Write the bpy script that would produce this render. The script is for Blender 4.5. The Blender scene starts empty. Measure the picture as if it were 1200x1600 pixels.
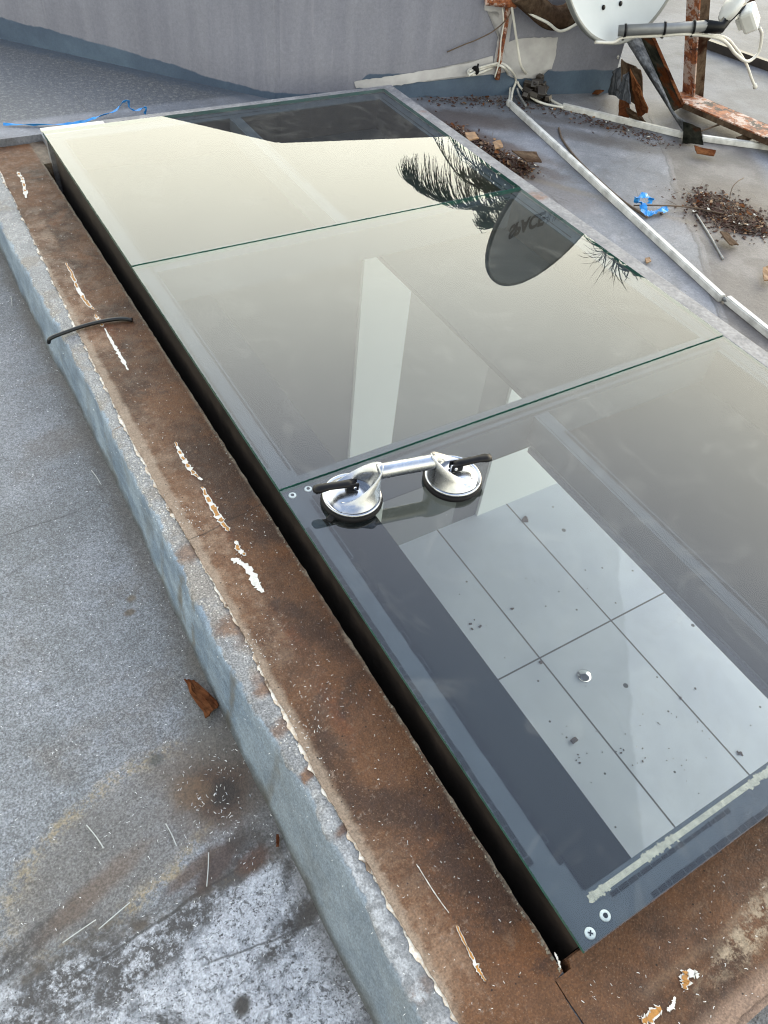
import bpy, bmesh, math, random
from mathutils import Vector, Matrix, noise as mn
R = math.radians
rnd = random.Random(7)
# ---------------------------------------------------------------- camera
FOC = 1177.2; CF = Vector((0.3973537, 0.5398013, -0.7421082)); CR = Vector((0.8565255, -0.5084066, 0.0888078)); CU = Vector((0.3293542, 0.6709227, 0.6643708)); CO = Vector((-0.4168719, -0.0101388, 1.0611215))
scene = bpy.context.scene
cd = bpy.data.cameras.new('camera'); cam = bpy.data.objects.new('camera', cd)
scene.collection.objects.link(cam)
cam.matrix_world = Matrix(((CR.x, CU.x, -CF.x, CO.x), (CR.y, CU.y, -CF.y, CO.y), (CR.z, CU.z, -CF.z, CO.z), (0, 0, 0, 1)))
cd.sensor_fit = 'HORIZONTAL'; cd.sensor_width = 36; cd.lens = 36*FOC/1200
cd.clip_start = .02; cd.clip_end = 6000
scene.camera = cam
# ---------------------------------------------------------------- world: hazy bright evening sky, warm low, blue-grey overhead
w = bpy.data.worlds.new("World"); scene.world = w; w.use_nodes = True
nt = w.node_tree; nt.nodes.clear()
SUN_EL, SUN_AZ = 16, 80          # azimuth clockwise from +Y
def wn(t, **k):
    n = nt.nodes.new(t)
    for a, b in k.items(): setattr(n, a, b)
    return n
sky = wn('ShaderNodeTexSky', sky_type='NISHITA', sun_disc=False)
sky.sun_elevation = R(SUN_EL); sky.sun_rotation = R(SUN_AZ); sky.air_density = 1.4; sky.dust_density = 4; sky.ozone_density = 1
tc = wn('ShaderNodeTexCoord'); sx = wn('ShaderNodeSeparateXYZ'); nt.links.new(tc.outputs['Generated'], sx.inputs[0])
cr = wn('ShaderNodeValToRGB'); e = cr.color_ramp
def stop(i, p, c):
    el = e.elements[i] if i < 2 else e.elements.new(p)
    el.position = p; el.color = (*c, 1)
stops = [(0, (3.1, 2.9, 2.3)), (.42, (3.0, 2.93, 2.42)), (.54, (2.75, 2.77, 2.48)), (.66, (2.1, 2.14, 2.12)), (.74, (1.35, 1.45, 1.7)), (.86, (.82, 1.0, 1.34)), (1, (.62, .8, 1.12))]
SKS = 4.0
stop(0, stops[0][0], [c/SKS for c in stops[0][1]]); stop(1, stops[-1][0], [c/SKS for c in stops[-1][1]])
for p, c in stops[1:-1]: stop(9, p, [x/SKS for x in c])
nt.links.new(sx.outputs[2], cr.inputs[0])
# azimuth factor: brighter towards the low sun, dimmer behind the camera
dt = wn('ShaderNodeVectorMath', operation='DOT_PRODUCT'); nt.links.new(tc.outputs['Generated'], dt.inputs[0]); dt.inputs[1].default_value = (math.sin(R(50)), math.cos(R(50)), 0)
mr = wn('ShaderNodeMapRange'); mr.inputs[1].default_value = -.9; mr.inputs[2].default_value = .9; mr.inputs[3].default_value = .45; mr.inputs[4].default_value = 1.12
nt.links.new(dt.outputs['Value'], mr.inputs[0])
cl = wn('ShaderNodeTexNoise'); cl.inputs['Scale'].default_value = 1.6; cl.inputs['Detail'].default_value = 3; nt.links.new(tc.outputs['Generated'], cl.inputs['Vector'])
mc = wn('ShaderNodeMapRange'); mc.inputs[1].default_value = .3; mc.inputs[2].default_value = .7; mc.inputs[3].default_value = .88; mc.inputs[4].default_value = 1.1
nt.links.new(cl.outputs[0], mc.inputs[0])
mm = wn('ShaderNodeMath', operation='MULTIPLY'); nt.links.new(mr.outputs[0], mm.inputs[0]); nt.links.new(mc.outputs[0], mm.inputs[1])
mk = wn('ShaderNodeMath', operation='MULTIPLY'); nt.links.new(mm.outputs[0], mk.inputs[0]); mk.inputs[1].default_value = SKS*1.75
b1 = wn('ShaderNodeBackground'); nt.links.new(cr.outputs[0], b1.inputs[0]); nt.links.new(mk.outputs[0], b1.inputs[1])
b2 = wn('ShaderNodeBackground'); nt.links.new(sky.outputs[0], b2.inputs[0]); b2.inputs[1].default_value = .06
ad = wn('ShaderNodeAddShader'); wo = wn('ShaderNodeOutputWorld')
nt.links.new(b1.outputs[0], ad.inputs[0]); nt.links.new(b2.outputs[0], ad.inputs[1]); nt.links.new(ad.outputs[0], wo.inputs[0])
# sun
sl = bpy.data.lights.new('sun', 'SUN'); sl.energy = .6; sl.angle = R(14); sl.color = (1, .93, .82)
so = bpy.data.objects.new('sun', sl); scene.collection.objects.link(so)
sd = Vector((math.sin(R(SUN_AZ))*math.cos(R(SUN_EL)), math.cos(R(SUN_AZ))*math.cos(R(SUN_EL)), math.sin(R(SUN_EL))))
so.rotation_euler = sd.to_track_quat('Z', 'Y').to_euler()
vs = scene.view_settings; vs.view_transform = 'Standard'; vs.look = 'None'; vs.exposure = 0; vs.gamma = 1; vs.use_curve_mapping = False
scene.render.resolution_x = 768; scene.render.resolution_y = 1024
scene.render.engine = 'CYCLES'; scene.cycles.transparent_max_bounces = 24; scene.cycles.filter_width = 1.15

# ---------------------------------------------------------------- helpers
def ray(px, py, mirror=False):
    d = (CF*FOC + CR*(px-600) - CU*(py-800)).normalized(); o = CO.copy()
    if mirror: d.z = -d.z; o.z = -o.z
    return o, d
def at(px, py, z=0.):                       # a point of the photograph, on the level z
    o, d = ray(px, py); return o + d*((z-o.z)/d.z)
def atp(px, py, P, n):                      # on the plane through P with normal n
    o, d = ray(px, py); n = Vector(n); return o + d*((Vector(P)-o).dot(n)/d.dot(n))
def atd(px, py, t, mirror=False):           # at horizontal distance t
    o, d = ray(px, py, mirror); return o + d*(t/math.hypot(d.x, d.y))
def ZL(y): return -.080 - .0165*y           # level of the kerb's top
ZF = -.25                                   # lower roof floor
ZD = -.10                                   # upper roof deck
def lin(c):
    c /= 255.; return c/12.92 if c < .04045 else ((c+.055)/1.055)**2.4
def K(r, g, b, k=.48): k *= .8; return (lin(r)*k, lin(g)*k, lin(b)*k, 1)
coll = scene.collection
def empty(name, loc=(0, 0, 0), rot=(0, 0, 0)):
    o = bpy.data.objects.new(name, None); o.empty_display_size = .05; coll.objects.link(o); o.location = loc; o.rotation_euler = rot; return o
def tag(o, label=None, cat=None, group=None, kind=None):
    if label: o['label'] = label
    if cat: o['category'] = cat
    if group: o['group'] = group
    if kind: o['kind'] = kind
    return o
class MB:
    def __init__(s): s.bm = bmesh.new(); s.mi = 0
    def face(s, pts):
        vs_ = [s.bm.verts.new(p) for p in pts]
        f = s.bm.faces.new(vs_); f.material_index = s.mi; return f
    def box(s, c, sz, M=None, bev=0):
        T = Matrix.Translation(Vector(c)) @ (M.to_4x4() if M else Matrix.Identity(4)) @ Matrix.Diagonal((*sz, 1))
        r_ = bmesh.ops.create_cube(s.bm, size=1, matrix=T)
        fs = {f for v in r_['verts'] for f in v.link_faces}
        for f in fs: f.material_index = s.mi
        if bev:
            es = list({e_ for f in fs for e_ in f.edges})
            bmesh.ops.bevel(s.bm, geom=es, offset=bev, segments=2, affect='EDGES', profile=.5)
    def span(s, x0, x1, y0, y1, z0, z1, bev=0): s.box(((x0+x1)/2, (y0+y1)/2, (z0+z1)/2), (x1-x0, y1-y0, z1-z0), bev=bev)
    def beam(s, a, b, wd, ht, up=(0, 0, 1), bev=0):
        a = Vector(a); b = Vector(b); d = b-a; x = d.normalized(); y = Vector(up).cross(x).normalized(); z = x.cross(y)
        M = Matrix((x, y, z)).transposed(); s.box((a+b)/2, (d.length, wd, ht), M, bev)
    def tube(s, pts, r, seg=8, cap=True, flat=1.):
        pts = [Vector(p) for p in pts]; rs = r if isinstance(r, (list, tuple)) else [r]*len(pts); rings = []; pn = None
        for i, p in enumerate(pts):
            t = (pts[min(i+1, len(pts)-1)]-pts[max(i-1, 0)]).normalized()
            if pn is None: pn = t.orthogonal().normalized() if abs(t.z) > .95 else Vector((0, 0, 1)).cross(t).normalized()
            n = (pn - t*pn.dot(t)).normalized(); pn = n; b = t.cross(n)
            rings.append([s.bm.verts.new(p + n*rs[i]*math.cos(a) + b*rs[i]*flat*math.sin(a)) for a in (2*math.pi*k/seg for k in range(seg))])
        for A, B in zip(rings, rings[1:]):
            for k in range(seg):
                f = s.bm.faces.new((A[k], A[(k+1) % seg], B[(k+1) % seg], B[k])); f.material_index = s.mi; f.smooth = True
        if cap:
            for rg in (rings[0][::-1], rings[-1]): f = s.bm.faces.new(rg); f.material_index = s.mi
    def lathe(s, prof, c=(0, 0, 0), seg=40, M=None):
        c = Vector(c); rings = []
        for (r_, z) in prof:
            ring = []
            for k in range(seg):
                a = 2*math.pi*k/seg; p = Vector((r_*math.cos(a), r_*math.sin(a), z))
                if M: p = M @ p
                ring.append(s.bm.verts.new(c+p))
            rings.append(ring)
        for A, B in zip(rings, rings[1:]):
            for k in range(seg):
                f = s.bm.faces.new((A[k], A[(k+1) % seg], B[(k+1) % seg], B[k])); f.material_index = s.mi; f.smooth = True
        for rg in (rings[0][::-1], rings[-1]): f = s.bm.faces.new(rg); f.material_index = s.mi; f.smooth = True
    def prism(s, poly, z0, z1):
        z0f = z0 if callable(z0) else (lambda y: z0); z1f = z1 if callable(z1) else (lambda y: z1)
        lo = [s.bm.verts.new((p[0], p[1], z0f(p[1]))) for p in poly]; hi = [s.bm.verts.new((p[0], p[1], z1f(p[1]))) for p in poly]
        n = len(poly)
        for k in range(n): f = s.bm.faces.new((lo[k], lo[(k+1) % n], hi[(k+1) % n], hi[k])); f.material_index = s.mi
        f = s.bm.faces.new(hi); f.material_index = s.mi; f = s.bm.faces.new(lo[::-1]); f.material_index = s.mi
    def build(s, name, mat, parent=None, smooth=False, loc=None, rot=None, recalc=True):
        if recalc: bmesh.ops.recalc_face_normals(s.bm, faces=s.bm.faces)
        me = bpy.data.meshes.new(name); s.bm.to_mesh(me); s.bm.free()
        for m in (mat if isinstance(mat, (list, tuple)) else [mat]): me.materials.append(m)
        if smooth:
            for p in me.polygons: p.use_smooth = True
        o = bpy.data.objects.new(name, me); coll.objects.link(o)
        if parent: o.parent = parent
        if loc is not None: o.location = loc
        if rot is not None: o.rotation_euler = rot
        return o
def spline(pts, n=8):                         # Catmull-Rom through the points
    P = [Vector(p) for p in pts]; P = [P[0]*2-P[1]] + P + [P[-1]*2-P[-2]]; out = []
    for i in range(1, len(P)-2):
        for k in range(n):
            t = k/n; a, b, c, d = P[i-1:i+3]
            out.append(.5*((2*b) + (c-a)*t + (2*a-5*b+4*c-d)*t*t + (3*b-a-3*c+d)*t**3))
    out.append(P[-2]); return out
def N1(x, s=0.): return mn.noise(Vector((x, s, 3.7)))

# ---------------------------------------------------------------- node materials
class G:
    def __init__(s, name):
        s.m = bpy.data.materials.new(name); s.m.use_nodes = True; s.t = s.m.node_tree; s.t.nodes.clear()
        s.out = s.n('ShaderNodeOutputMaterial'); s.tc = s.n('ShaderNodeTexCoord'); s.P = s.tc.outputs['Object']; s._xyz = None
    def n(s, t, **k):
        nd = s.t.nodes.new(t)
        for a, b in k.items(): setattr(nd, a, b)
        return nd
    def L(s, a, b):
        if isinstance(a, (int, float)): b.default_value = a
        elif isinstance(a, (tuple, list)): b.default_value = tuple(a) if len(a) == len(b.default_value) else tuple(a)[:len(b.default_value)]
        else: s.t.links.new(a, b)
    def xyz(s):
        if not s._xyz: nd = s.n('ShaderNodeSeparateXYZ'); s.L(s.P, nd.inputs[0]); s._xyz = nd.outputs
        return s._xyz
    def m_(s, op, a, b=0., c=0., cl=False):
        nd = s.n('ShaderNodeMath', operation=op, use_clamp=cl); s.L(a, nd.inputs[0]); s.L(b, nd.inputs[1])
        if op in ('MULTIPLY_ADD',): s.L(c, nd.inputs[2])
        return nd.outputs[0]
    def add(s, a, b): return s.m_('ADD', a, b)
    def mul(s, a, b): return s.m_('MULTIPLY', a, b)
    def mx(s, a, b): return s.m_('MAXIMUM', a, b)
    def inv(s, a): return s.m_('SUBTRACT', 1., a)
    def scl(s, v, sc):
        nd = s.n('ShaderNodeMapping'); s.L(v, nd.inputs[0]); nd.inputs['Scale'].default_value = sc; return nd.outputs[0]
    def noise(s, sc, det=5, ro=.6, vec=None, dist=0):
        nd = s.n('ShaderNodeTexNoise'); nd.inputs['Scale'].default_value = sc; nd.inputs['Detail'].default_value = det
        nd.inputs['Roughness'].default_value = ro; nd.inputs['Distortion'].default_value = dist; s.L(vec or s.P, nd.inputs['Vector']); return nd.outputs[0]
    def vor(s, sc, feat='F1', vec=None, out=0, rnd_=1):
        nd = s.n('ShaderNodeTexVoronoi', feature=feat); nd.inputs['Scale'].default_value = sc; nd.inputs['Randomness'].default_value = rnd_; s.L(vec or s.P, nd.inputs['Vector']); return nd.outputs[out]
    def rmp(s, x, a, b, lo=0., hi=1., smooth=True):
        nd = s.n('ShaderNodeMapRange', interpolation_type='SMOOTHSTEP' if smooth else 'LINEAR'); s.L(x, nd.inputs[0])
        for i, v in enumerate((a, b, lo, hi)): s.L(v, nd.inputs[1+i])
        return nd.outputs[0]
    def mix(s, f, a, b):
        nd = s.n('ShaderNodeMix', data_type='RGBA'); s.L(f, nd.inputs[0]); s.L(a, nd.inputs[6]); s.L(b, nd.inputs[7]); return nd.outputs[2]
    def var(s, c, n_, amt):                    # multiply colour by 1 +- amt
        f = s.rmp(n_, .33, .67, 1-amt, 1+amt, False)
        nd = s.n('ShaderNodeVectorMath', operation='SCALE'); s.L(c if not isinstance(c, tuple) else c[:3], nd.inputs[0]); s.L(f, nd.inputs['Scale']); return nd.outputs[0]
    def grit(s, c, a1=.3, a2=.18, s1=330, s2=140):
        return s.var(s.var(c, s.noise(s1, 1, .5), a1), s.noise(s2, 2, .6), a2)
    def blob(s, cx, cy, rx, ry, ang=0, edge=.3, wob=.5, wsc=12, amt=None):
        X, Y, _ = s.xyz(); c, sn = math.cos(ang), math.sin(ang)
        dx = s.m_('SUBTRACT', X, cx); dy = s.m_('SUBTRACT', Y, cy)
        a = s.mul(s.add(s.mul(dx, c), s.mul(dy, sn)), 1/rx); b = s.mul(s.add(s.mul(dx, -sn), s.mul(dy, c)), 1/ry)
        d = s.m_('SQRT', s.add(s.mul(a, a), s.mul(b, b)))
        d = s.add(d, s.mul(s.m_('SUBTRACT', s.noise(wsc, 9, .74, dist=.3), .5), wob*2.6))
        return s.rmp(d, 1+edge, 1-edge)
    def line(s, x0, y0, x1, y1, wd, wob=.01, wsc=8, soft=1.):          # mask of a line segment
        X, Y, _ = s.xyz(); L_ = math.hypot(x1-x0, y1-y0); ux, uy = (x1-x0)/L_, (y1-y0)/L_
        dx = s.m_('SUBTRACT', X, x0); dy = s.m_('SUBTRACT', Y, y0)
        t = s.add(s.mul(dx, ux), s.mul(dy, uy)); q = s.add(s.mul(dx, -uy), s.mul(dy, ux))
        q = s.m_('ABSOLUTE', s.add(q, s.mul(s.m_('SUBTRACT', s.noise(wsc, 4, .6), .5), wob*2)))
        m = s.rmp(q, wd*(1+soft), wd*.3)
        e_ = s.mul(s.rmp(t, -.02, .02), s.rmp(t, L_+.02, L_-.02)); return s.mul(m, e_)
    def bsdf(s, col, rough=.7, metal=0., bump=None, bd=.002, spec=.5, **k):
        b = s.n('ShaderNodeBsdfPrincipled'); s.L(col, b.inputs['Base Color']); s.L(rough, b.inputs['Roughness']); s.L(metal, b.inputs['Metallic']); s.L(spec, b.inputs['Specular IOR Level'])
        if bump is not None:
            bn = s.n('ShaderNodeBump'); bn.inputs['Distance'].default_value = bd; bn.inputs['Strength'].default_value = 1; s.L(bump, bn.inputs['Height']); s.L(bn.outputs[0], b.inputs['Normal'])
        for a, v in k.items(): s.L(v, b.inputs[a.replace('_', ' ')])
        s.L(b.outputs[0], s.out.inputs[0]); return s.m
def simple(name, c, rough=.6, metal=0., va=.12, sc=30, bump=.0006, spec=.5):
    g = G(name); n = g.noise(sc, 4); return g.bsdf(g.var(c, n, va), rough, metal, n if bump else None, bump or .001, spec)
def W(p): return (p.x, p.y)

# lower roof floor -------------------------------------------------
def mat_lower():
    g = G('weathered_lower_roof')
    n1 = g.noise(3.5, 6, .65); n2 = g.noise(26, 6, .7); n3 = g.noise(330, 4, .75); n4 = g.noise(90, 5, .75)
    c = g.mix(g.rmp(n1, .35, .68), K(130, 135, 141), K(164, 169, 178))
    c = g.mix(g.mul(g.rmp(g.noise(6, 5, .6, dist=.6), .52, .7), .45), c, K(122, 112, 102))
    c = g.mix(g.mul(g.rmp(n2, .5, .68), .5), c, K(160, 167, 180))
    c = g.var(c, n3, .42); c = g.var(c, n4, .2); c = g.mix(g.mul(g.rmp(g.noise(480, 2, .6), .58, .68), .5), c, K(200, 204, 212)); c = g.mix(g.mul(g.rmp(g.noise(420, 2, .6), .42, .33), .5), c, K(70, 70, 74))
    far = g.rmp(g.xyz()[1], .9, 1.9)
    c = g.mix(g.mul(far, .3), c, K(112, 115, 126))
    def P(x, y): return W(at(x, y, ZF))
    # light veins / flecks
    v = g.rmp(g.vor(38, 'DISTANCE_TO_EDGE', g.scl(g.P, (1, 1, 1))), .035, .0)
    c = g.mix(g.mul(v, g.mul(g.rmp(n2, .45, .65), .28)), c, K(205, 208, 212))
    # yellow-brown lichen rim + darker inner patch
    a = P(190, 1315); inner = g.blob(a[0], a[1], .19, .085, .35, .18, .28, 9)
    rim = g.mul(g.blob(a[0], a[1], .205, .105, .35, .12, .3, 9), g.inv(inner))
    c = g.mix(g.mul(inner, .5), c, K(126, 117, 108)); c = g.mix(g.mul(rim, g.rmp(n4, .4, .62)), c, K(178, 160, 128))
    # whitish flaking zone at the bottom
    b0 = P(30, 1540); b1 = P(330, 1390); dx, dy = b1[0]-b0[0], b1[1]-b0[1]; L_ = math.hypot(dx, dy); nx, ny = dy/L_, -dx/L_
    X, Y, _ = g.xyz()
    s_ = g.add(g.mul(g.m_('SUBTRACT', X, b0[0]), nx), g.mul(g.m_('SUBTRACT', Y, b0[1]), ny))
    s_ = g.add(s_, g.mul(g.m_('SUBTRACT', g.noise(7, 5, .6), .5), .07))
    wz = g.rmp(s_, -.006, .014)
    wc = g.mix(g.rmp(g.noise(30, 6, .75), .46, .62), K(200, 205, 214, .62), K(160, 166, 176, .6))
    wc = g.mix(g.rmp(g.noise(150, 5, .85), .545, .60), wc, K(72, 72, 78)); wc = g.mix(g.mul(g.rmp(g.noise(40, 6, .85, dist=1.), .55, .60), .8), wc, K(62, 62, 66))
    wc = g.mix(g.rmp(g.noise(9, 6, .75, dist=.4), .52, .64), wc, g.mix(g.rmp(n4, .4, .6), K(70, 70, 74), K(140, 144, 152)))
    c = g.mix(wz, c, wc)
    dk = g.mul(g.rmp(s_, -.02, .0), g.rmp(s_, .02, .004)); c = g.mix(g.mul(dk, g.rmp(g.noise(20, 4), .42, .6)), c, K(92, 82, 74))
    # dark streak bands in the white zone
    for (x, y, rx, ry, an) in ((250, 1480, .14, .03, .25), (90, 1550, .12, .05, .3), (460, 1440, .08, .02, .4), (390, 1335, .05, .02, .3), (60, 1465, .1, .02, .3)):
        q = P(x, y); c = g.mix(g.mul(g.blob(q[0], q[1], rx, ry, an, .4, .7, 16), g.rmp(n4, .38, .56)), c, K(78, 76, 78))
    # crack lines
    for (x0, y0, x1, y1, wd, st) in ((100, 1540, 470, 1290, .0016, .8), (320, 1510, 500, 1440, .0014, .7), (0, 840, 120, 800, .0013, .6), (0, 905, 60, 870, .003, .25), (230, 1455, 330, 1388, .0013, .7)):
        p, q = P(x0, y0), P(x1, y1); c = g.mix(g.mul(g.line(*p, *q, wd, .012, 9), st), c, K(50, 48, 48))
    # brown puddle stain by the kerb
    for (x, y, rx, ry, col, am, an) in ((335, 1225, .085, .10, K(124, 110, 98), .8, 0), (345, 1235, .062, .060, K(84, 56, 36), .95, 0), (352, 1240, .026, .026, K(40, 24, 16), .95, 0),
                                        (340, 1350, .06, .02, K(74, 48, 36), .9, .35), (150, 1390, .09, .018, K(126, 104, 88), .6, .3), (395, 1345, .03, .018, K(96, 60, 40), .8, .2), (300, 1360, .05, .012, K(92, 66, 48), .8, .3), (320, 1040, .035, .05, K(126, 120, 108), .6, 0), (480, 1430, .035, .014, K(50, 46, 48), .9, .2), (378, 1572, .013, .013, K(70, 66, 64), 1, 0), (300, 1240, .03, .03, K(140, 110, 80), .5, 0), (385, 1310, .03, .02, K(60, 50, 44), .6, 0), (330, 1130, .05, .08, K(120, 116, 110), .6, 0),
                                        (205, 935, .011, .009, K(120, 108, 92), .9, 0), (202, 957, .011, .008, K(110, 96, 80), .9, 0), (60, 470, .05, .25, K(104, 98, 94), .5, 0), (95, 690, .08, .05, K(120, 112, 106), .5, 0), (243, 1187, .014, .011, K(92, 92, 88), .8, 0)):
        q = P(x, y); c = g.mix(g.mul(g.blob(q[0], q[1], rx, ry, an, .45, .45, 22), am), c, col)
    # darker brownish-grey along the foot of the kerb
    gr = g.mul(g.rmp(g.add(X, g.mul(g.m_('SUBTRACT', g.noise(11, 5), .5), .09)), -.29, -.24), .6)
    c = g.mix(gr, c, K(96, 90, 84))
    c = g.mix(g.rmp(g.vor(60), .09, .05), c, K(70, 70, 74))
    h = g.add(g.mul(n3, .4), g.add(n2, g.mul(wz, .8))); c = g.grit(c, .26, .15); return g.bsdf(c, .62, 0, h, .0035)
def mat_deck():
    g = G('painted_roof_deck'); n1 = g.noise(2.6, 6, .6); n2 = g.noise(18, 6, .7); n3 = g.noise(300, 3, .7); X, Y, _ = g.xyz()
    c = g.mix(g.rmp(n1, .36, .64), K(130, 136, 148), K(156, 160, 172))
    c = g.mix(g.mul(g.rmp(n2, .55, .7), .4), c, K(180, 182, 192)); c = g.var(c, n3, .22); c = g.var(c, n2, .14); c = g.mix(g.mul(g.rmp(g.noise(7, 6, .7, dist=.7), .53, .64), .4), c, K(112, 112, 118)); c = g.mix(g.mul(g.rmp(g.noise(230, 3, .7), .42, .35), .4), c, K(90, 90, 98))
    def P(x, y): return W(at(x, y, ZD))
    # back-left part: darker, scratched
    bl = g.rmp(X, 1.1, .7); c2 = g.mix(g.rmp(g.noise(60, 6, .8), .5, .64), K(92, 97, 108), K(160, 162, 160)); c2 = g.var(c2, n3, .35); c2 = g.mix(g.rmp(g.noise(130, 4, .8), .58, .66), c2, K(176, 178, 172))
    band = g.rmp(Y, 2.96, 3.0); c = g.mix(g.mul(bl, g.mul(band, .85)), c, c2)
    wl = g.rmp(g.add(g.add(g.mul(X, .755), g.mul(Y, .656)), g.mul(g.m_('SUBTRACT', n2, .5), .1)), 2.5, 2.57)
    c = g.mix(g.mul(g.mul(bl, wl), .75), c, K(84, 100, 122))
    # brown-grey old patch
    a, b = P(1035, 235), P(1150, 560); L_ = math.hypot(b[0]-a[0], b[1]-a[1]); nx, ny = -(b[1]-a[1])/L_, (b[0]-a[0])/L_
    s_ = g.add(g.mul(g.m_('SUBTRACT', X, a[0]), nx), g.mul(g.m_('SUBTRACT', Y, a[1]), ny)); s_ = g.add(s_, g.mul(g.m_('SUBTRACT', g.noise(5, 3), .5), .06))
    pa = g.mul(g.rmp(s_, -.002, .012), g.mul(g.rmp(s_, .42, .34), g.rmp(Y, 2.14, 2.0)))
    c = g.mix(g.mul(pa, .9), c, g.mix(g.rmp(g.noise(9, 5), .4, .6), K(106, 100, 100), K(136, 130, 130)))
    c = g.mix(g.mul(g.rmp(g.m_('ABSOLUTE', s_), .006, .001), .55), c, K(66, 62, 64))
    s2 = g.m_('ABSOLUTE', g.m_('SUBTRACT', s_, .015)); c = g.mix(g.mul(g.rmp(s2, .009, .003), .35), c, K(176, 176, 182))
    # dirt stains, plus a broad darker grey patch around the channel
    for (x, y, rx, ry, an, col, am) in ((700, 185, .3, .09, -.5, K(98, 84, 80), .75), (860, 205, .35, .06, -.75, K(96, 88, 88), .6), (930, 195, .28, .05, -.6, K(88, 82, 84), .6), (1040, 235, .3, .07, -.7, K(78, 74, 76), .6), (1010, 170, .22, .12, -.7, K(112, 106, 106), .7),
                                        (1130, 310, .25, .14, -.4, K(96, 86, 82), .7), (1135, 338, .19, .13, -.3, K(70, 48, 40), .9), (765, 235, .3, .045, -1.15, K(70, 46, 38), .85), (850, 300, .2, .12, -1., K(120, 112, 114), .6), (1000, 480, .2, .05, -1.1, K(120, 112, 114), .5), (745, 215, .35, .05, -1.1, K(84, 60, 50), .8), (815, 270, .12, .05, -1.1, K(92, 76, 70), .7), (1180, 470, .1, .25, .2, K(104, 98, 98), .7), (940, 310, .02, .4, .62, K(138, 126, 110), .45), (1000, 120, .12, .1, 0, K(84, 84, 92), .6), (1035, 95, .35, .28, 0, K(74, 76, 82), .75), (1075, 205, .1, .1, 0, K(60, 56, 56), .7), (1095, 158, .05, .03, 0, K(120, 108, 90), .7)):
        q = P(x, y); c = g.mix(g.mul(g.blob(q[0], q[1], rx, ry, an, .5, .6, 10), am), c, col)
    c = g.mix(g.rmp(g.vor(24), .07, .03), c, K(60, 55, 56)); c = g.mix(g.mul(g.rmp(g.vor(55), .12, .05), .7), c, K(80, 72, 70))
    hl = g.line(*P(900, 380), *P(1115, 520), .003, .02, 5); c = g.mix(g.mul(hl, .3), c, K(96, 92, 92))
    fr_ = g.rmp(g.add(X, g.mul(Y, .5)), 3.5, 4.0); c = g.mix(g.mul(fr_, .8), c, g.mix(g.rmp(g.noise(4, 6, .7), .42, .58), K(84, 88, 98), K(118, 122, 134)))
    cr_ = g.rmp(g.vor(2.6, 'DISTANCE_TO_EDGE', None), .006, .001); c = g.mix(g.mul(cr_, g.mul(g.rmp(g.noise(3, 3), .5, .6), .5)), c, K(84, 82, 88))
    h = g.add(g.mul(n3, .3), n2); c = g.grit(c, .16, .12, 260, 110); return g.bsdf(c, .62, 0, h, .002)
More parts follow.
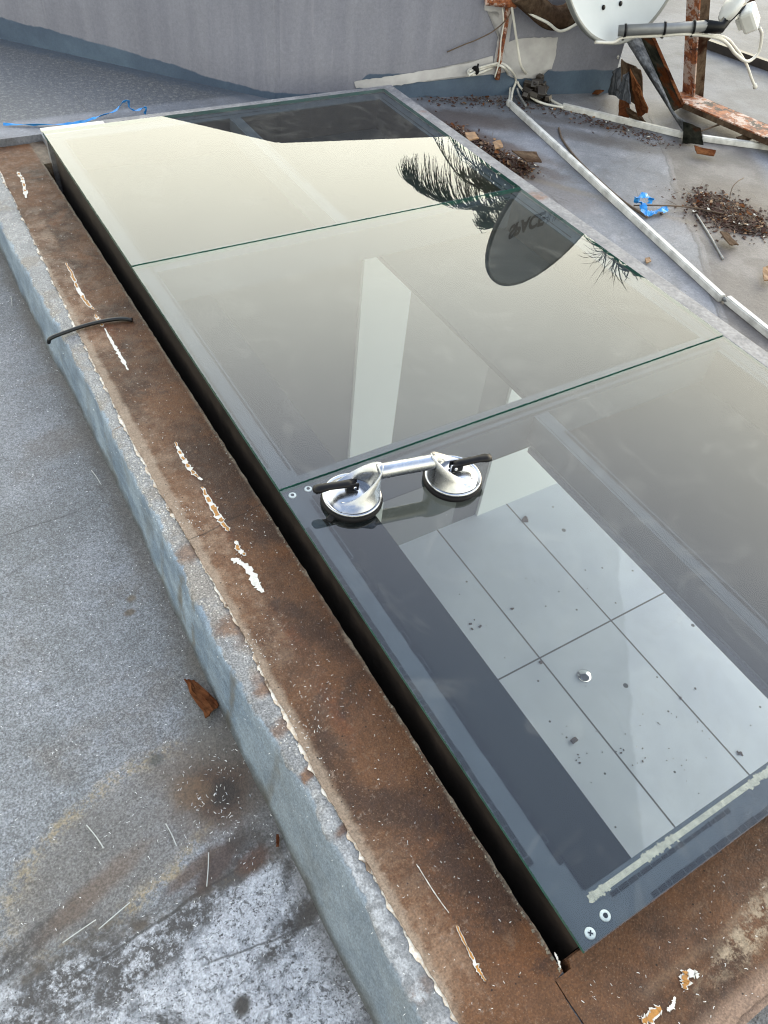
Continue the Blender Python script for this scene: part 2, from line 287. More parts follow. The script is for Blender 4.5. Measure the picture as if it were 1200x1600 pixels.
def mat_kerb():
    g = G('kerb_paint'); X, Y, Z = g.xyz(); n1 = g.noise(6, 6, .65); n2 = g.noise(45, 6, .7); n3 = g.noise(330, 3, .7)
    at_ = g.n('ShaderNodeAttribute'); at_.attribute_name = 'edge'; E_ = at_.outputs['Fac']
    top = g.mix(g.rmp(n1, .38, .62), K(150, 152, 156), K(172, 174, 176)); top = g.mix(g.mul(g.rmp(n2, .5, .6), .6), top, K(196, 196, 196)); top = g.mix(g.mul(g.rmp(g.noise(8, 5), .52, .62), .7), top, K(158, 148, 138))
    sm_ = g.mul(g.rmp(Y, .30, .36), .0); fl = g.rmp(g.vor(130), .30, .16); top = g.mix(g.mul(fl, g.mul(g.rmp(g.noise(5, 3), .40, .54), g.rmp(Y, .26, .34))), top, K(226, 222, 212)); top = g.var(top, n3, .35)
    smooth_ = g.mul(g.rmp(Y, .33, .30), g.rmp(Y, .03, .05)); top = g.mix(g.mul(smooth_, .8), top, g.var(K(150, 154, 160), n2, .08))
    top = g.mix(g.mul(g.rmp(Y, .05, .03), .8), top, g.mix(g.rmp(n2, .4, .6), K(150, 154, 164), K(206, 208, 214)))
    for (x, y, rx, ry, am) in ((300, 858, .045, .022, .8), (375, 965, .05, .02, .9), (395, 990, .03, .03, .7), (480, 1212, .045, .009, 1), (545, 1292, .02, .008, .9), (190, 658, .03, .002, .7), (450, 1130, .03, .014, .8), (425, 1070, .03, .014, .9), (410, 1062, .018, .02, .6), (660, 1545, .02, .012, .5), (480, 1100, .02, .01, .5)):
        q = W(at(x, y, ZL(.5))); top = g.mix(g.mul(g.blob(q[0], q[1], rx, ry, .2, .5, .8, 34), am), top, g.mix(g.rmp(n2, .4, .6), K(104, 70, 48), K(146, 108, 80)))
    side = g.mix(g.rmp(g.noise(9, 5, .6, g.scl(g.P, (1, 1, 1.5))), .38, .62), K(120, 141, 163, .62), K(154, 173, 191, .62)); side = g.var(side, g.noise(60, 5, .7, g.scl(g.P, (1, .35, 1.6))), .16)
    side = g.mix(g.mul(g.rmp(g.noise(5, 5, .6), .56, .66), .4), side, K(128, 128, 120))
    low = g.rmp(Y, .62, .4); side = g.mix(g.mul(low, .6), side, g.mix(g.rmp(n2, .35, .65), K(134, 146, 157, .56), K(154, 165, 174, .56)))
    for (y0, wd, am) in ((.86, .02, .7), (.62, .012, .6), (.80, .008, .6), (.46, .01, .4), (1.5, .02, .25), (.98, .01, .4)):
        rn = g.rmp(g.m_('ABSOLUTE', g.add(g.m_('SUBTRACT', Y, y0), g.mul(g.m_('SUBTRACT', g.noise(12, 4), .5), .03))), wd*1.6, wd*.4); side = g.mix(g.mul(g.mul(rn, am), g.rmp(g.noise(24, 4), .36, .6)), side, K(122, 112, 90))
    ew = g.add(E_, g.mul(g.m_('SUBTRACT', g.noise(18, 5, .65), .5), .05))
    f = g.rmp(ew, -.004, .004); c = g.mix(f, side, top)
    ed = g.mul(g.rmp(ew, -.001, .004), g.rmp(ew, .030, .012)); ed = g.mul(ed, g.rmp(g.noise(30, 6, .7), .44, .54)); c = g.mix(g.mul(ed, g.rmp(Y, .36, .3)), c, K(206, 210, 216))
    gr = g.mul(g.rmp(g.add(Z, g.mul(g.m_('SUBTRACT', g.noise(12, 5), .5), .07)), -.222, -.25), .7); c = g.mix(gr, c, K(84, 80, 72))
    c = g.grit(c, .22, .12)
    ck = g.m_('ABSOLUTE', g.add(g.m_('SUBTRACT', Y, 1.0), g.mul(g.m_('SUBTRACT', g.noise(9, 5), .5), .05)))
    return g.bsdf(c, .6, 0, g.add(n2, g.mul(n3, .4)), .0022)
def mat_rust():
    g = G('rusty_coping'); X, Y, Z = g.xyz(); n1 = g.noise(5, 6, .65, dist=.4); n2 = g.noise(32, 6, .7); n3 = g.noise(320, 3, .75)
    c = g.mix(g.rmp(n1, .38, .60), K(86, 60, 44), K(128, 88, 58))
    c = g.mix(g.mul(g.rmp(g.noise(8, 5, .6, dist=.8), .55, .68), .5), c, K(140, 90, 52))
    c = g.mix(g.mul(g.rmp(g.noise(14, 6, .7), .58, .7), .7), c, K(70, 50, 44))
    c = g.mix(g.mul(g.rmp(n2, .56, .7), .6), c, K(150, 120, 98))
    # paler scuffed band towards the outer edge of the long strip
    xo = g.add(X, g.mul(g.m_('SUBTRACT', n1, .5), .06)); band = g.mul(g.rmp(xo, -.103, -.118), g.rmp(Y, .0, .08))
    band = g.mul(band, g.rmp(g.noise(2.1, 3), .36, .6)); c = g.mix(g.mul(band, .85), c, g.mix(g.rmp(n2, .4, .6), K(176, 144, 118), K(140, 104, 80)))
    lip = g.rmp(g.add(X, g.mul(g.m_('SUBTRACT', n2, .5), .02)), -.155, -.168); c = g.mix(g.mul(lip, g.mul(g.rmp(Y, .0, .05), .7)), c, K(196, 176, 156))
    c = g.mix(g.mul(g.mul(g.line(-.105, .2, -.095, 1.9, .010, .03, 3), g.rmp(g.noise(4, 4), .45, .62)), .45), c, K(140, 84, 56))
    fk = g.mul(g.rmp(g.noise(75, 5, .8), .57, .66), g.rmp(xo, -.06, -.11)); c = g.mix(g.mul(fk, .6), c, K(180, 158, 142))
    edl = g.mul(g.rmp(g.add(X, g.mul(g.m_('SUBTRACT', n2, .5), .012)), -.022, -.012), g.rmp(Y, .01, .05)); c = g.mix(g.mul(edl, .8), c, g.mix(g.rmp(n2, .4, .6), K(120, 104, 90), K(176, 164, 146)))
    q = W(at(1180, 1440, ZL(0))); c = g.mix(g.mul(g.blob(q[0], q[1], .11, .022, .15, .4, .8, 20), g.rmp(g.noise(60, 6, .8), .42, .56)), c, K(196, 176, 150))
    sm = g.line(.06, -.075, .9, -.075, .006, .02, 6); c = g.mix(g.mul(sm, .35), c, K(160, 132, 108))
    c = g.mix(g.mul(g.rmp(Y, -.125, -.15), g.mul(g.rmp(X, -.05, .0), .8)), c, K(190, 160, 140))
    c = g.mix(g.rmp(g.vor(46), .085, .04), c, K(44, 30, 26))
    c = g.mix(g.mul(g.rmp(g.vor(170), .14, .08), .8), c, K(168, 140, 118))
    c = g.var(c, n3, .16); c = g.mix(g.mul(g.rmp(g.noise(460, 2, .6), .62, .70), .4), c, K(190, 160, 136))
    for (y0, dy) in ((2.62, .01), (1.86, .02), (.93, .03)): c = g.mix(g.mul(g.line(-.19, y0, .0, y0+dy, .0012, .012, 12), .6), c, K(40, 28, 24))
    c = g.grit(c, .20, .12); rl = g.rmp(n2, .35, .65, .42, .72); return g.bsdf(c, rl, 0, g.add(n2, g.mul(n3, .6)), .0022, .22)
def mat_wall():
    g = G('grey_rendered_wall'); X, Y, Z = g.xyz(); n1 = g.noise(3, 5); st = g.noise(7, 5, .6, g.scl(g.P, (2.2, 2.2, .25)))
    c = g.mix(g.rmp(st, .35, .68), K(128, 131, 147, .76), K(139, 142, 157, .76)); c = g.var(c, n1, .05); c = g.var(c, g.noise(90, 4), .05)
    wt = g.mul(g.rmp(g.noise(16, 4, .6, g.scl(g.P, (2.5, 2.5, .18))), .62, .72), .25); c = g.mix(wt, c, K(170, 170, 182, .72))
    zz = g.add(Z, g.mul(g.m_('SUBTRACT', g.noise(9, 3), .5), .03)); lf = g.rmp(X, .3, .95)
    lim = g.rmp(X, .1, 1.0, -.02, -.075); lim = g.mx(lim, g.rmp(X, 1.1, 1.3, -.3, -.008))
    f = g.rmp(g.m_('SUBTRACT', zz, lim), .003, -.003); c = g.mix(f, c, g.mix(g.rmp(n1, .35, .65), K(66, 86, 112, .72), K(88, 110, 134, .72)))
    c = g.grit(c, .05, .04, 200, 80); return g.bsdf(c, .6, 0, g.noise(60, 5), .0012)
def mat_peel():
    g = G('rust_and_peeling_paint'); n = g.noise(11, 6, .7, dist=.3); n2 = g.noise(60, 5, .7)
    c = g.mix(g.rmp(n2, .35, .65), K(128, 56, 26), K(222, 132, 72)); c = g.mix(g.rmp(n, .50, .55), c, K(214, 192, 182, .7)); c = g.mix(g.rmp(g.noise(7, 6, .75, dist=.5), .555, .59), c, K(40, 20, 16))
    c = g.mix(g.mul(g.rmp(g.noise(22, 5, .7), .54, .66), .8), c, K(190, 116, 72)); return g.bsdf(c, .7, 0, g.add(n, n2), .004)
def mat_tile():
    g = G('pale_floor_tile'); X, Y, Z = g.xyz()
    n = g.noise(1.4, 6, .6, dist=.7); c = g.mix(g.rmp(n, .38, .62), K(202, 211, 228, 1.22), K(212, 221, 236, 1.22))
    n2 = g.noise(3, 5); c = g.var(c, n2, .05)
    fx = g.m_('FRACT', g.mul(g.add(X, 20*.6-1.967+.0), 1/.6)); fx = g.m_('MINIMUM', fx, g.inv(fx)); fy = g.m_('FRACT', g.mul(g.add(Y, 12-1.413), 1/1.2)); fy = g.m_('MINIMUM', fy, g.inv(fy))
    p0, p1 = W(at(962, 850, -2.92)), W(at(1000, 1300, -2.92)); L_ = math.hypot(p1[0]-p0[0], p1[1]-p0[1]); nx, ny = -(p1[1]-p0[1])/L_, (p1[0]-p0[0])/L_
    sd2 = g.add(g.add(g.mul(g.m_('SUBTRACT', X, p0[0]), nx), g.mul(g.m_('SUBTRACT', Y, p0[1]), ny)), g.mul(g.m_('SUBTRACT', n2, .5), .12)); c = g.mix(g.mul(g.rmp(sd2, .0, .03), .5), K(176, 186, 196, .95), c) if False else g.mix(g.mul(g.rmp(sd2, .03, .0), .28), c, K(150, 162, 170, .95))  # painted daylight edge: tile colour darkened on one side of a slanting line
    j = g.mx(g.rmp(fx, .012, .006), g.rmp(fy, .0055, .003)); c = g.mix(j, c, K(118, 114, 112))
    c = g.mix(g.rmp(g.vor(3.1), .055, .045), c, K(110, 112, 112)); c = g.mix(g.rmp(g.vor(7), .06, .04), c, K(120, 120, 122))
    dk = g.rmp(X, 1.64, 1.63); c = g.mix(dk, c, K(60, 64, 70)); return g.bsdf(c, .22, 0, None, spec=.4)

def mat_steel0(name, a, b, cc):
    g = G(name); n = g.noise(60, 5, .7); c = g.mix(g.rmp(n, .40, .60), a, b); c = g.mix(g.rmp(g.noise(17, 5, .65), .54, .62), c, cc); return g.bsdf(c, .7, 0, n, .001, .3)
M = {}
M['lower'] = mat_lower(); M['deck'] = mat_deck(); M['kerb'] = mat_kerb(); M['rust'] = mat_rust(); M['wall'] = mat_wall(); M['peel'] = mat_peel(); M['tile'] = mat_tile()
M['chip'] = simple('white_primer', K(226, 224, 216, .8), .6, va=.2, sc=120, bump=.001); M['ochre'] = simple('ochre_primer', K(176, 122, 46, .8), .6, va=.3, sc=120)
M['concrete'] = simple('concrete', K(150, 148, 145), .8); M['plaster'] = simple('white_plaster', K(228, 228, 224, .9), .7, sc=6)
M['bronze'] = simple('dark_bronze_frame', (.016, .012, .010, 1), .45, va=.5, sc=18)
M['flange'] = simple('grey_frame_flange', (.044, .050, .056, 1), .7, va=.12, sc=20, spec=0.); M['tape'] = simple('black_glazing_tape', (.003, .004, .005, 1), .7, spec=0.)
M['tapel'] = simple('grey_glazing_tape', (.30, .32, .33, 1), .6)
def mat_sflange():
    g = G('lead_grey_flashing'); n = g.noise(14, 6, .7); c = g.mix(g.rmp(n, .4, .62), K(140, 141, 148), K(172, 172, 176)); c = g.mix(g.rmp(g.noise(3.2, 5, .6), .6, .68), c, K(150, 112, 96)); c = g.var(c, g.noise(120, 4), .25); return g.bsdf(c, .6, 0, n, .002)
M['flash'] = mat_sflange()
def mat_alu():
    g = G('cast_aluminium'); n = g.noise(70, 4, .6); n2 = g.noise(26, 3); c = g.var((.35, .365, .39, 1), n2, .14); return g.bsdf(c, g.rmp(n, .35, .65, .18, .30), .95, n2, .00035)
M['alu'] = mat_alu(); M['chrome'] = simple('polished_steel', (.7, .7, .72, 1), .12, 1, va=.05); M['rubber'] = simple('black_rubber', (.006, .006, .007, 1), .5, va=.3, spec=.1)
M['plastic'] = simple('black_plastic', (.005, .005, .006, 1), .34, va=.3, sc=60, spec=.12)
M['dish'] = simple('dish_enamel', K(200, 208, 214, .80), .5, va=.05, sc=6, spec=.1); M['dishrim'] = simple('dish_rim_grey', K(150, 155, 155), .45, va=.08); M['letter'] = simple('black_lettering', (.012, .013, .015, 1), .5)
M['grey'] = simple('grey_galvanised_tube', K(170, 173, 176), .4, .3, va=.1); M['lnb'] = simple('white_plastic', K(222, 224, 222, .85), .35, va=.05); M['stick'] = simple('sticker_blue', K(90, 150, 190), .4)
M['cable'] = simple('white_cable', K(212, 211, 205, .85), .4, va=.14, sc=14); M['trunk'] = simple('white_cable_trunking', K(198, 199, 198, .85), .45, va=.3, sc=24)
M['blue'] = simple('blue_plastic_ribbon', K(26, 140, 222, .9), .35, va=.25, sc=60)
def mat_steel(name, a, b, cc):
    g = G(name); n = g.noise(12, 6, .7, g.scl(g.P, (1, 1, .3))); n2 = g.noise(50, 5, .7); c = g.mix(g.rmp(n, .38, .62), a, b); c = g.mix(g.rmp(g.noise(6, 5, .65), .54, .66), c, cc); c = g.var(c, n2, .35); return g.bsdf(c, .7, 0, g.add(n, n2), .002, 0.)
M['galv'] = mat_steel('weathered_galvanised_steel', K(84, 88, 96), K(140, 144, 152), K(74, 74, 78)); M['olive'] = mat_steel('stained_steel', K(22, 24, 20), K(48, 48, 42), K(66, 36, 20)); M['brown'] = mat_steel('brown_scrap', K(92, 74, 62), K(126, 108, 92), K(66, 44, 34))
M['leaf'] = mat_steel('dry_leaf', K(104, 62, 42), K(146, 98, 66), K(66, 42, 32)); M['twig'] = simple('dry_twig', K(112, 92, 74), .8, va=.3); M['humus'] = simple('dark_leaf_mould', K(84, 50, 38), .9, va=.4, sc=60, bump=.004)
M['palm'] = simple('palm_leaf', (.035, .07, .025, 1), .5, va=.3, sc=5); M['trunkm'] = simple('palm_trunk', K(110, 96, 80), .9, va=.3, sc=9, bump=.01)
M['liner'] = simple('dark_grey_liner', (.011, .013, .0135, 1), .8, va=.08, spec=0., sc=3); M['liner2'] = simple('grey_liner_edge', (.10, .11, .13, 1), .6)
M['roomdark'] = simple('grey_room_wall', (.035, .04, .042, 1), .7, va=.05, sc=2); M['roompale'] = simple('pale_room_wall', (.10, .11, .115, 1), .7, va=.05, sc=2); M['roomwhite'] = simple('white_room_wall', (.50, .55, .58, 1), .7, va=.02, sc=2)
M['ground'] = simple('earth_ground', (.10, .11, .07, 1), .9, va=.4, sc=.3); M['edgep'] = mat_steel0('peeled_paint_edge', K(220, 216, 206, .9), K(196, 178, 158, .8), K(150, 126, 104)); M['sliver'] = simple('clear_plastic_sliver', K(196, 200, 200, .7), .35); M['shave'] = simple('white_plastic_shaving', K(236, 238, 240, .9), .4); M['blackcable'] = simple('black_cable_sheath', (.006, .007, .008, 1), .32, va=.2, spec=.3)
M['lipm'] = simple('dirty_mortar', K(168, 158, 140), .9, va=.4, sc=90, bump=.003); M['mortar'] = simple('crumbling_sealant', K(200, 190, 166, .6), .8, va=.22, sc=110, bump=.003)
def mat_glass():
    g = G('float_glass'); t = g.n('ShaderNodeBsdfTransparent'); t.inputs[0].default_value = (.79, .862, .905, 1)
    gl = g.n('ShaderNodeBsdfGlossy'); gl.inputs['Roughness'].default_value = 0; gl.inputs[0].default_value = (1, 1, 1, 1)
    fr = g.n('ShaderNodeFresnel'); fr.inputs[0].default_value = 1.52; F = fr.outputs[0]
    bk = g.n('ShaderNodeNewGeometry').outputs['Backfacing']; g.L(g.rmp(bk, 0, 1, 1.52, 1/1.52, False), fr.inputs[0])
    R2 = g.mul(F, 1.0)
    mx = g.n('ShaderNodeMixShader'); g.L(R2, mx.inputs[0]); g.L(t.outputs[0], mx.inputs[1]); g.L(gl.outputs[0], mx.inputs[2])
    # thin film of dust, smears
    d = g.n('ShaderNodeBsdfDiffuse'); d.inputs[0].default_value = (.55, .55, .5, 1)
    sm = g.add(g.mul(g.rmp(g.noise(5, 4, .6, dist=2.5), .5, .72), .035), g.mul(g.rmp(g.noise(22, 5, .7, g.scl(g.P, (1, .25, 1)), 1), .56, .7), .018)); sp = g.mul(g.rmp(g.vor(17), .03, .012), .22); df = g.add(g.add(sm, sp), .004)
    m2 = g.n('ShaderNodeMixShader'); g.L(df, m2.inputs[0]); g.L(mx.outputs[0], m2.inputs[1]); g.L(d.outputs[0], m2.inputs[2]); g.L(m2.outputs[0], g.out.inputs[0]); return g.m
def mat_clear():
    g = G('glass_underside'); t = g.n('ShaderNodeBsdfTransparent'); t.inputs[0].default_value = (1, 1, 1, 1); g.L(t.outputs[0], g.out.inputs[0]); return g.m
M['glass'] = mat_glass(); M['clear'] = mat_clear(); M['gedge'] = simple('green_glass_edge', (.02, .075, .062, 1), .12, va=.2, sc=20)

# ---------------------------------------------------------------- the setting
m = MB(); m.span(-400, 400, -400, 400, -6.3, -6.0); tag(m.build('ground', M['ground']), kind='structure')
m = MB(); m.prism([(-5, -5), (5.4, -5), (5.4, -.172), (-.205, -.172), (-.205, 2.8515), (-5, 2.8515)], -.42, ZF); tag(m.build('roof_floor', M['lower']), kind='structure')
m = MB(); m.prism([(-5, 2.852), (.03, 2.852), (.03, 2.69), (1.30, 2.69), (1.30, -.170), (5.4, -.170), (5.4, 4.62), (-5, 4.62)], -.42, ZD); tag(m.build('roof_deck', M['deck']), kind='structure')

# kerb: thing with coping
kerb = tag(empty('skylight_kerb', (0, 0, 0)), 'low blue-grey painted kerb capped by a rusty brown coping along the glass skylight', 'kerb')
def interp(tab, y):
    if y <= tab[0][0]: return tab[0][1]
    for (a, xa), (b, xb) in zip(tab, tab[1:]):
        if a <= y <= b: t = (y-a)/(b-a); t = t*t*(3-2*t); return xa+(xb-xa)*t
    return tab[-1][1]
XE = [(-.17, -.212), (.08, -.211), (.2, -.204), (.37, -.206), (.58, -.219), (.72, -.224), (1.04, -.216), (1.2, -.218), (1.46, -.214), (1.78, -.217), (2.2, -.225), (2.85, -.225)]
XF = [(-.17, -.234), (.26, -.237), (.6, -.238), (.8, -.236), (1.0, -.232), (1.3, -.226), (1.6, -.229), (1.9, -.235), (2.85, -.236)]
def kerb_body():
    bm = MB(); lay = bm.bm.verts.layers.float.new('edge')
    def prof(y):
        xe, xf = interp(XE, y), interp(XF, y); z = ZL(y); L_ = .16
        return [(xf+.004, -.262, -.18), (xf-.004, -.250, -.165)] + [(xf+(xe-xf)*(t**1.2), -.248+(z-.010+.248)*t, -L_*(1-t)-.008) for t in (.12, .3, .5, .7, .88)] + [(xe-.001, z-.008, -.006), (xe+.003, z-.0025, 0.), (xe+.010, z, .008), (xe+.022, z, .02), (xe+.04, z, .04), (-.08, z, .12), (-.012, z, .2), (-.012, -.41, .5)]
    ys = [-.17+.008*i for i in range(int(3.02/.008)+1)]; rows = []
    for y in ys:
        row = []; pr = prof(y)
        for i, (x, z, e_) in enumerate(pr):
            side = i < 11
            dx = (.0035*N1(y*4, i*.25)+.0022*N1(y*15, i*.4)+.0010*N1(y*60, i)) if side else 0; dz = (.0016*N1(y*12, i*.5+9)+.0008*N1(y*50, i+3)) if 6 < i < 13 else 0
            v = bm.bm.verts.new((x+dx, y, z+dz)); v[lay] = e_; row.append(v)
        rows.append(row)
    for A, B in zip(rows, rows[1:]):
        for k in range(len(A)-1): f = bm.bm.faces.new((A[k], A[k+1], B[k+1], B[k])); f.smooth = True
    bm.bm.faces.new(rows[0]); bm.bm.faces.new(rows[-1][::-1])
    return bm
kerb_body().build('kerb_body', M['kerb'], kerb, recalc=True)
m = MB(); m.span(.0, 1.2995, -.1695, .0105, -.41, ZL(0)-.0012); m.span(-.0115, -.0002, -.1695, -.006, -.41, ZL(0)-.001); m.build('kerb_body', M['rust'], kerb)
# coping strips
def strip_long(off, zt, seed, amp):
    pts_in = []; pts_out = []; n = 640
    for i in range(n+1):
        y = -.169 + (3.013)*i/n
        ref = [(-.2, -.170), (0, -.169), (.4, -.176), (.75, -.172), (1.1, -.183), (1.3, -.184), (1.8, -.172), (2.3, -.158), (2.85, -.146)]
        for (a, xa), (b, xb) in zip(ref, ref[1:]):
            if a <= y <= b: x = xa+(xb-xa)*(y-a)/(b-a)
        x += off + .004*N1(y*9, seed) + amp*N1(y*38, seed) + amp*.8*N1(y*110, seed+3)
        pts_out.append((x, y)); pts_in.append(((-.013 if y > -.004 else -.0305)+.0018*N1(y*40, seed+5)+.0012*N1(y*130, 2), y))
    return pts_out, pts_in
def grid_strip(po, pi, z0, z1, cols=7):
    b = MB(); rows = []
    for (xo, y), (xi, _) in zip(po, pi):
        r_ = [b.bm.verts.new((xo, y, ZL(y)+z0))]
        for k in range(cols+1):
            x = xo+(xi-xo)*k/cols; r_.append(b.bm.verts.new((x, y, ZL(y)+z1+(.0009*N1(y*22, x*30) if 0 < k < cols else 0)))) 
        r_.append(b.bm.verts.new((xi, y, ZL(y)-.02))); rows.append(r_)
    for A, B in zip(rows, rows[1:]):
        for k in range(len(A)-1): b.bm.faces.new((A[k], A[k+1], B[k+1], B[k]))
    for rr in (rows[0], rows[-1][::-1]): b.bm.faces.new(rr)
    return b
po, pi = strip_long(0, 0, 1, .0018); grid_strip(po, pi, .0005, .0045).build('coping', M['rust'], kerb)
po2, pi2 = strip_long(-.0022, 0, 4, .0062); pi2 = [(x+.02, y) for (x, y) in po2]; grid_strip(po2, pi2, .0003, .0022, 2).build('paint_edge', M['edgep'], kerb)
# near strip
def near_strip():
    b = MB(); n = 300; rows = []
    for i in range(n+1):
        x = -.028 + 1.325*i/n
        yo = -.160 + .004*N1(x*9, 8)+.003*N1(x*60, 2) - (0 if x > -.02 else 0); xx = x
        r_ = [b.bm.verts.new((xx, yo, ZL(0)+.0003))]
        for k in range(7):
            y = yo+((.008 if x > .0 else -.003) -yo)*k/6; r_.append(b.bm.verts.new((xx+(0 if i else .0015*N1(y*60, 1)), y, ZL(0)+.005+.0009*N1(y*30, x*20))))
        r_.append(b.bm.verts.new((xx, r_[-1].co.y, ZL(0)-.02))); rows.append(r_)
    for A, B in zip(rows, rows[1:]):
        for k in range(len(A)-1): b.bm.faces.new((A[k], A[k+1], B[k+1], B[k]))
    b.bm.faces.new(rows[0]); b.bm.faces.new(rows[-1][::-1]); return b
near_strip().build('coping', M['rust'], kerb)
m = MB(); m.prism([(-.0125, 2.672), (.0298, 2.672), (.0298, 2.851), (-.0125, 2.851)], -.41, lambda y: ZL(y)+.004); m.build('coping', M['rust'], kerb)
# paint left showing: elongated ragged chips, white rim with ochre heart
def chip_chain(mb, px, wd, core=.45, seed=0, thin=False):
    pts = spline([at(x, y, ZL(1) if y < 900 else ZL(.2)) for x, y in px], 10); n = len(pts); L_, R_ = [], []
    for i, p in enumerate(pts):
        t = (pts[min(i+1, n-1)]-pts[max(i-1, 0)]).normalized(); nn = Vector((-t.y, t.x, 0)); wv = wd*(.35+.65*math.sin(math.pi*min(1, max(0, i/(n-1))))**.5)*(1+.7*N1(i*.9, seed)); wv = max(wv, .0008); j1 = rnd.uniform(-.22, .22); j2 = rnd.uniform(-.22, .22)
        L_.append(p+nn*wv*(.5+.2*N1(i*1.3, seed+2)+j1)+t*wv*j2); R_.append(p-nn*wv*(.5+j2)+t*wv*j1)
    for i in range(n-1):
        for (A, B, C_, D_, z, mi) in ((L_[i], L_[i+1], R_[i+1], R_[i], .0056, 0),):
            mb.mi = mi; mb.face([Vector((q.x, q.y, ZL(q.y)+z)) for q in (A, B, C_, D_)])
        if (N1(i*.35, seed+20) > -.12+(1-core)*.5-.2 if core < 1 else True) and core > 0:
            c0 = (L_[i]+R_[i])/2; c1 = (L_[i+1]+R_[i+1])/2; f = .62
            mb.mi = 1; mb.face([Vector((q.x, q.y, ZL(q.y)+.0062)) for q in (c0+(L_[i]-c0)*f, c1+(L_[i+1]-c1)*f, c1+(R_[i+1]-c1)*f, c0+(R_[i]-c0)*f)])
    mb.mi = 0
m = MB()
for px, wd, core, sd_ in (([(101, 405), (110, 420), (120, 445), (134, 468), (147, 480)], .010, .9, 1), ([(148, 487), (154, 498), (160, 507)], .009, .9, 2), ([(163, 510), (176, 535), (188, 555), (200, 577)], .008, 0, 3),
                          ([(274, 692), (285, 715), (300, 738), (316, 752)], .0095, .2, 4), ([(316, 763), (330, 790), (345, 815), (358, 833)], .0125, .8, 5), ([(368, 848), (374, 862), (384, 872)], .009, .4, 6), ([(363, 876), (385, 890), (400, 908), (411, 924)], .014, .0, 7),
                          ([(712, 1448), (730, 1485), (745, 1515), (757, 1535)], .0055, .9, 8), ([(650, 1352), (680, 1400), (700, 1428)], .0012, 0, 9), ([(25, 258), (34, 275), (38, 300)], .012, .2, 11),
                          ([(1068, 1520), (1066, 1535), (1064, 1548)], .012, 1, 12), ([(1028, 1576), (1012, 1590), (1000, 1600)], .012, .9, 13), ([(1060, 1528), (1080, 1522), (1086, 1530)], .009, 0, 14), ([(1050, 1560), (1046, 1574), (1038, 1582)], .005, 0, 15), ([(864, 1490), (870, 1505), (873, 1515)], .003, 0, 16)):
    chip_chain(m, px, wd, core, sd_)
m.build('paint_residue', [M['chip'], M['ochre']], kerb, recalc=False)
# mortar crumbs at the inner lip
m = MB()
for i in range(420):
    y = .0+2.6*i/420+rnd.uniform(-.003, .003)
    if N1(y*7, 4) < -.18: continue
    r_ = rnd.uniform(.0008, .0024); Mx = Matrix.Rotation(rnd.uniform(0, 3), 3, 'Z') @ Matrix.Rotation(rnd.uniform(0, 1), 3, 'X'); m.box((-.0155+rnd.uniform(-.003, .0015), y, ZL(y)+.004), (r_*1.6, r_*2, r_), Mx)
m.build('lip_mortar', M['lipm'], kerb)

# ---------------------------------------------------------------- skylight
W_ = 1.26; YS = [0, .901, 1.767, 2.630]
sk = tag(empty('glass_skylight', (0, 0, 0)), 'long rooftop skylight of three clear panes on a dark metal frame', 'skylight')
fm = MB()
fm.span(.020, .052, .012, 2.625, -.43, -.0165); fm.span(.052, W_-.05, .012, .05, -.43, -.0165); fm.span(.052, W_-.05, 2.585, 2.625, -.43, -.0165); fm.span(W_-.05, W_-.012, .012, 2.625, -.43, -.0165)
fm.build('frame', M['bronze'], sk)
fl = MB()
fl.span(.003, .0525, .003, 2.627, -.0162, -.0125); fl.span(.0525, W_-.052, .003, .058, -.0162, -.0125); fl.span(.0525, W_-.052, 2.575, 2.627, -.0162, -.0125); fl.span(W_-.052, W_-.003, .003, 2.627, -.0162, -.0125)
fl.build('frame_flange', M['flange'], sk)
for yc in YS[1:3]:
    b = MB(); b.span(.0527, W_-.0522, yc-.032, yc+.028, -.11, -.0124, ); b.build('crossbar', M['flange'], sk)
for (y0, y1) in ((.0585, .868), (1.796, 2.574)):
    b = MB(); b.span(.606, .646, y0, y1, -.085, -.0126); b.span(.612, .618, y0, y1, -.0125, -.0118); b.build('mullion', M['flange'], sk)
# flashing strips outside the glass on the far and right sides
b = MB(); b.span(W_+.002, 1.318, .0, 2.632, -.03, -.006, .003); b.span(.2, 1.318, 2.6325, 2.672, -.03, -.0058, .003); b.span(1.285, 1.302, -.011, 2.66, -.43, -.031); b.span(.012, 1.284, 2.66, 2.689, -.43, -.031); b.build('flashing', M['flash'], sk)
b = MB(); b.span(.0, .2, 2.6325, 2.662, -.012, -.004, .002); b.build('edge_strip', M['chip'], sk)
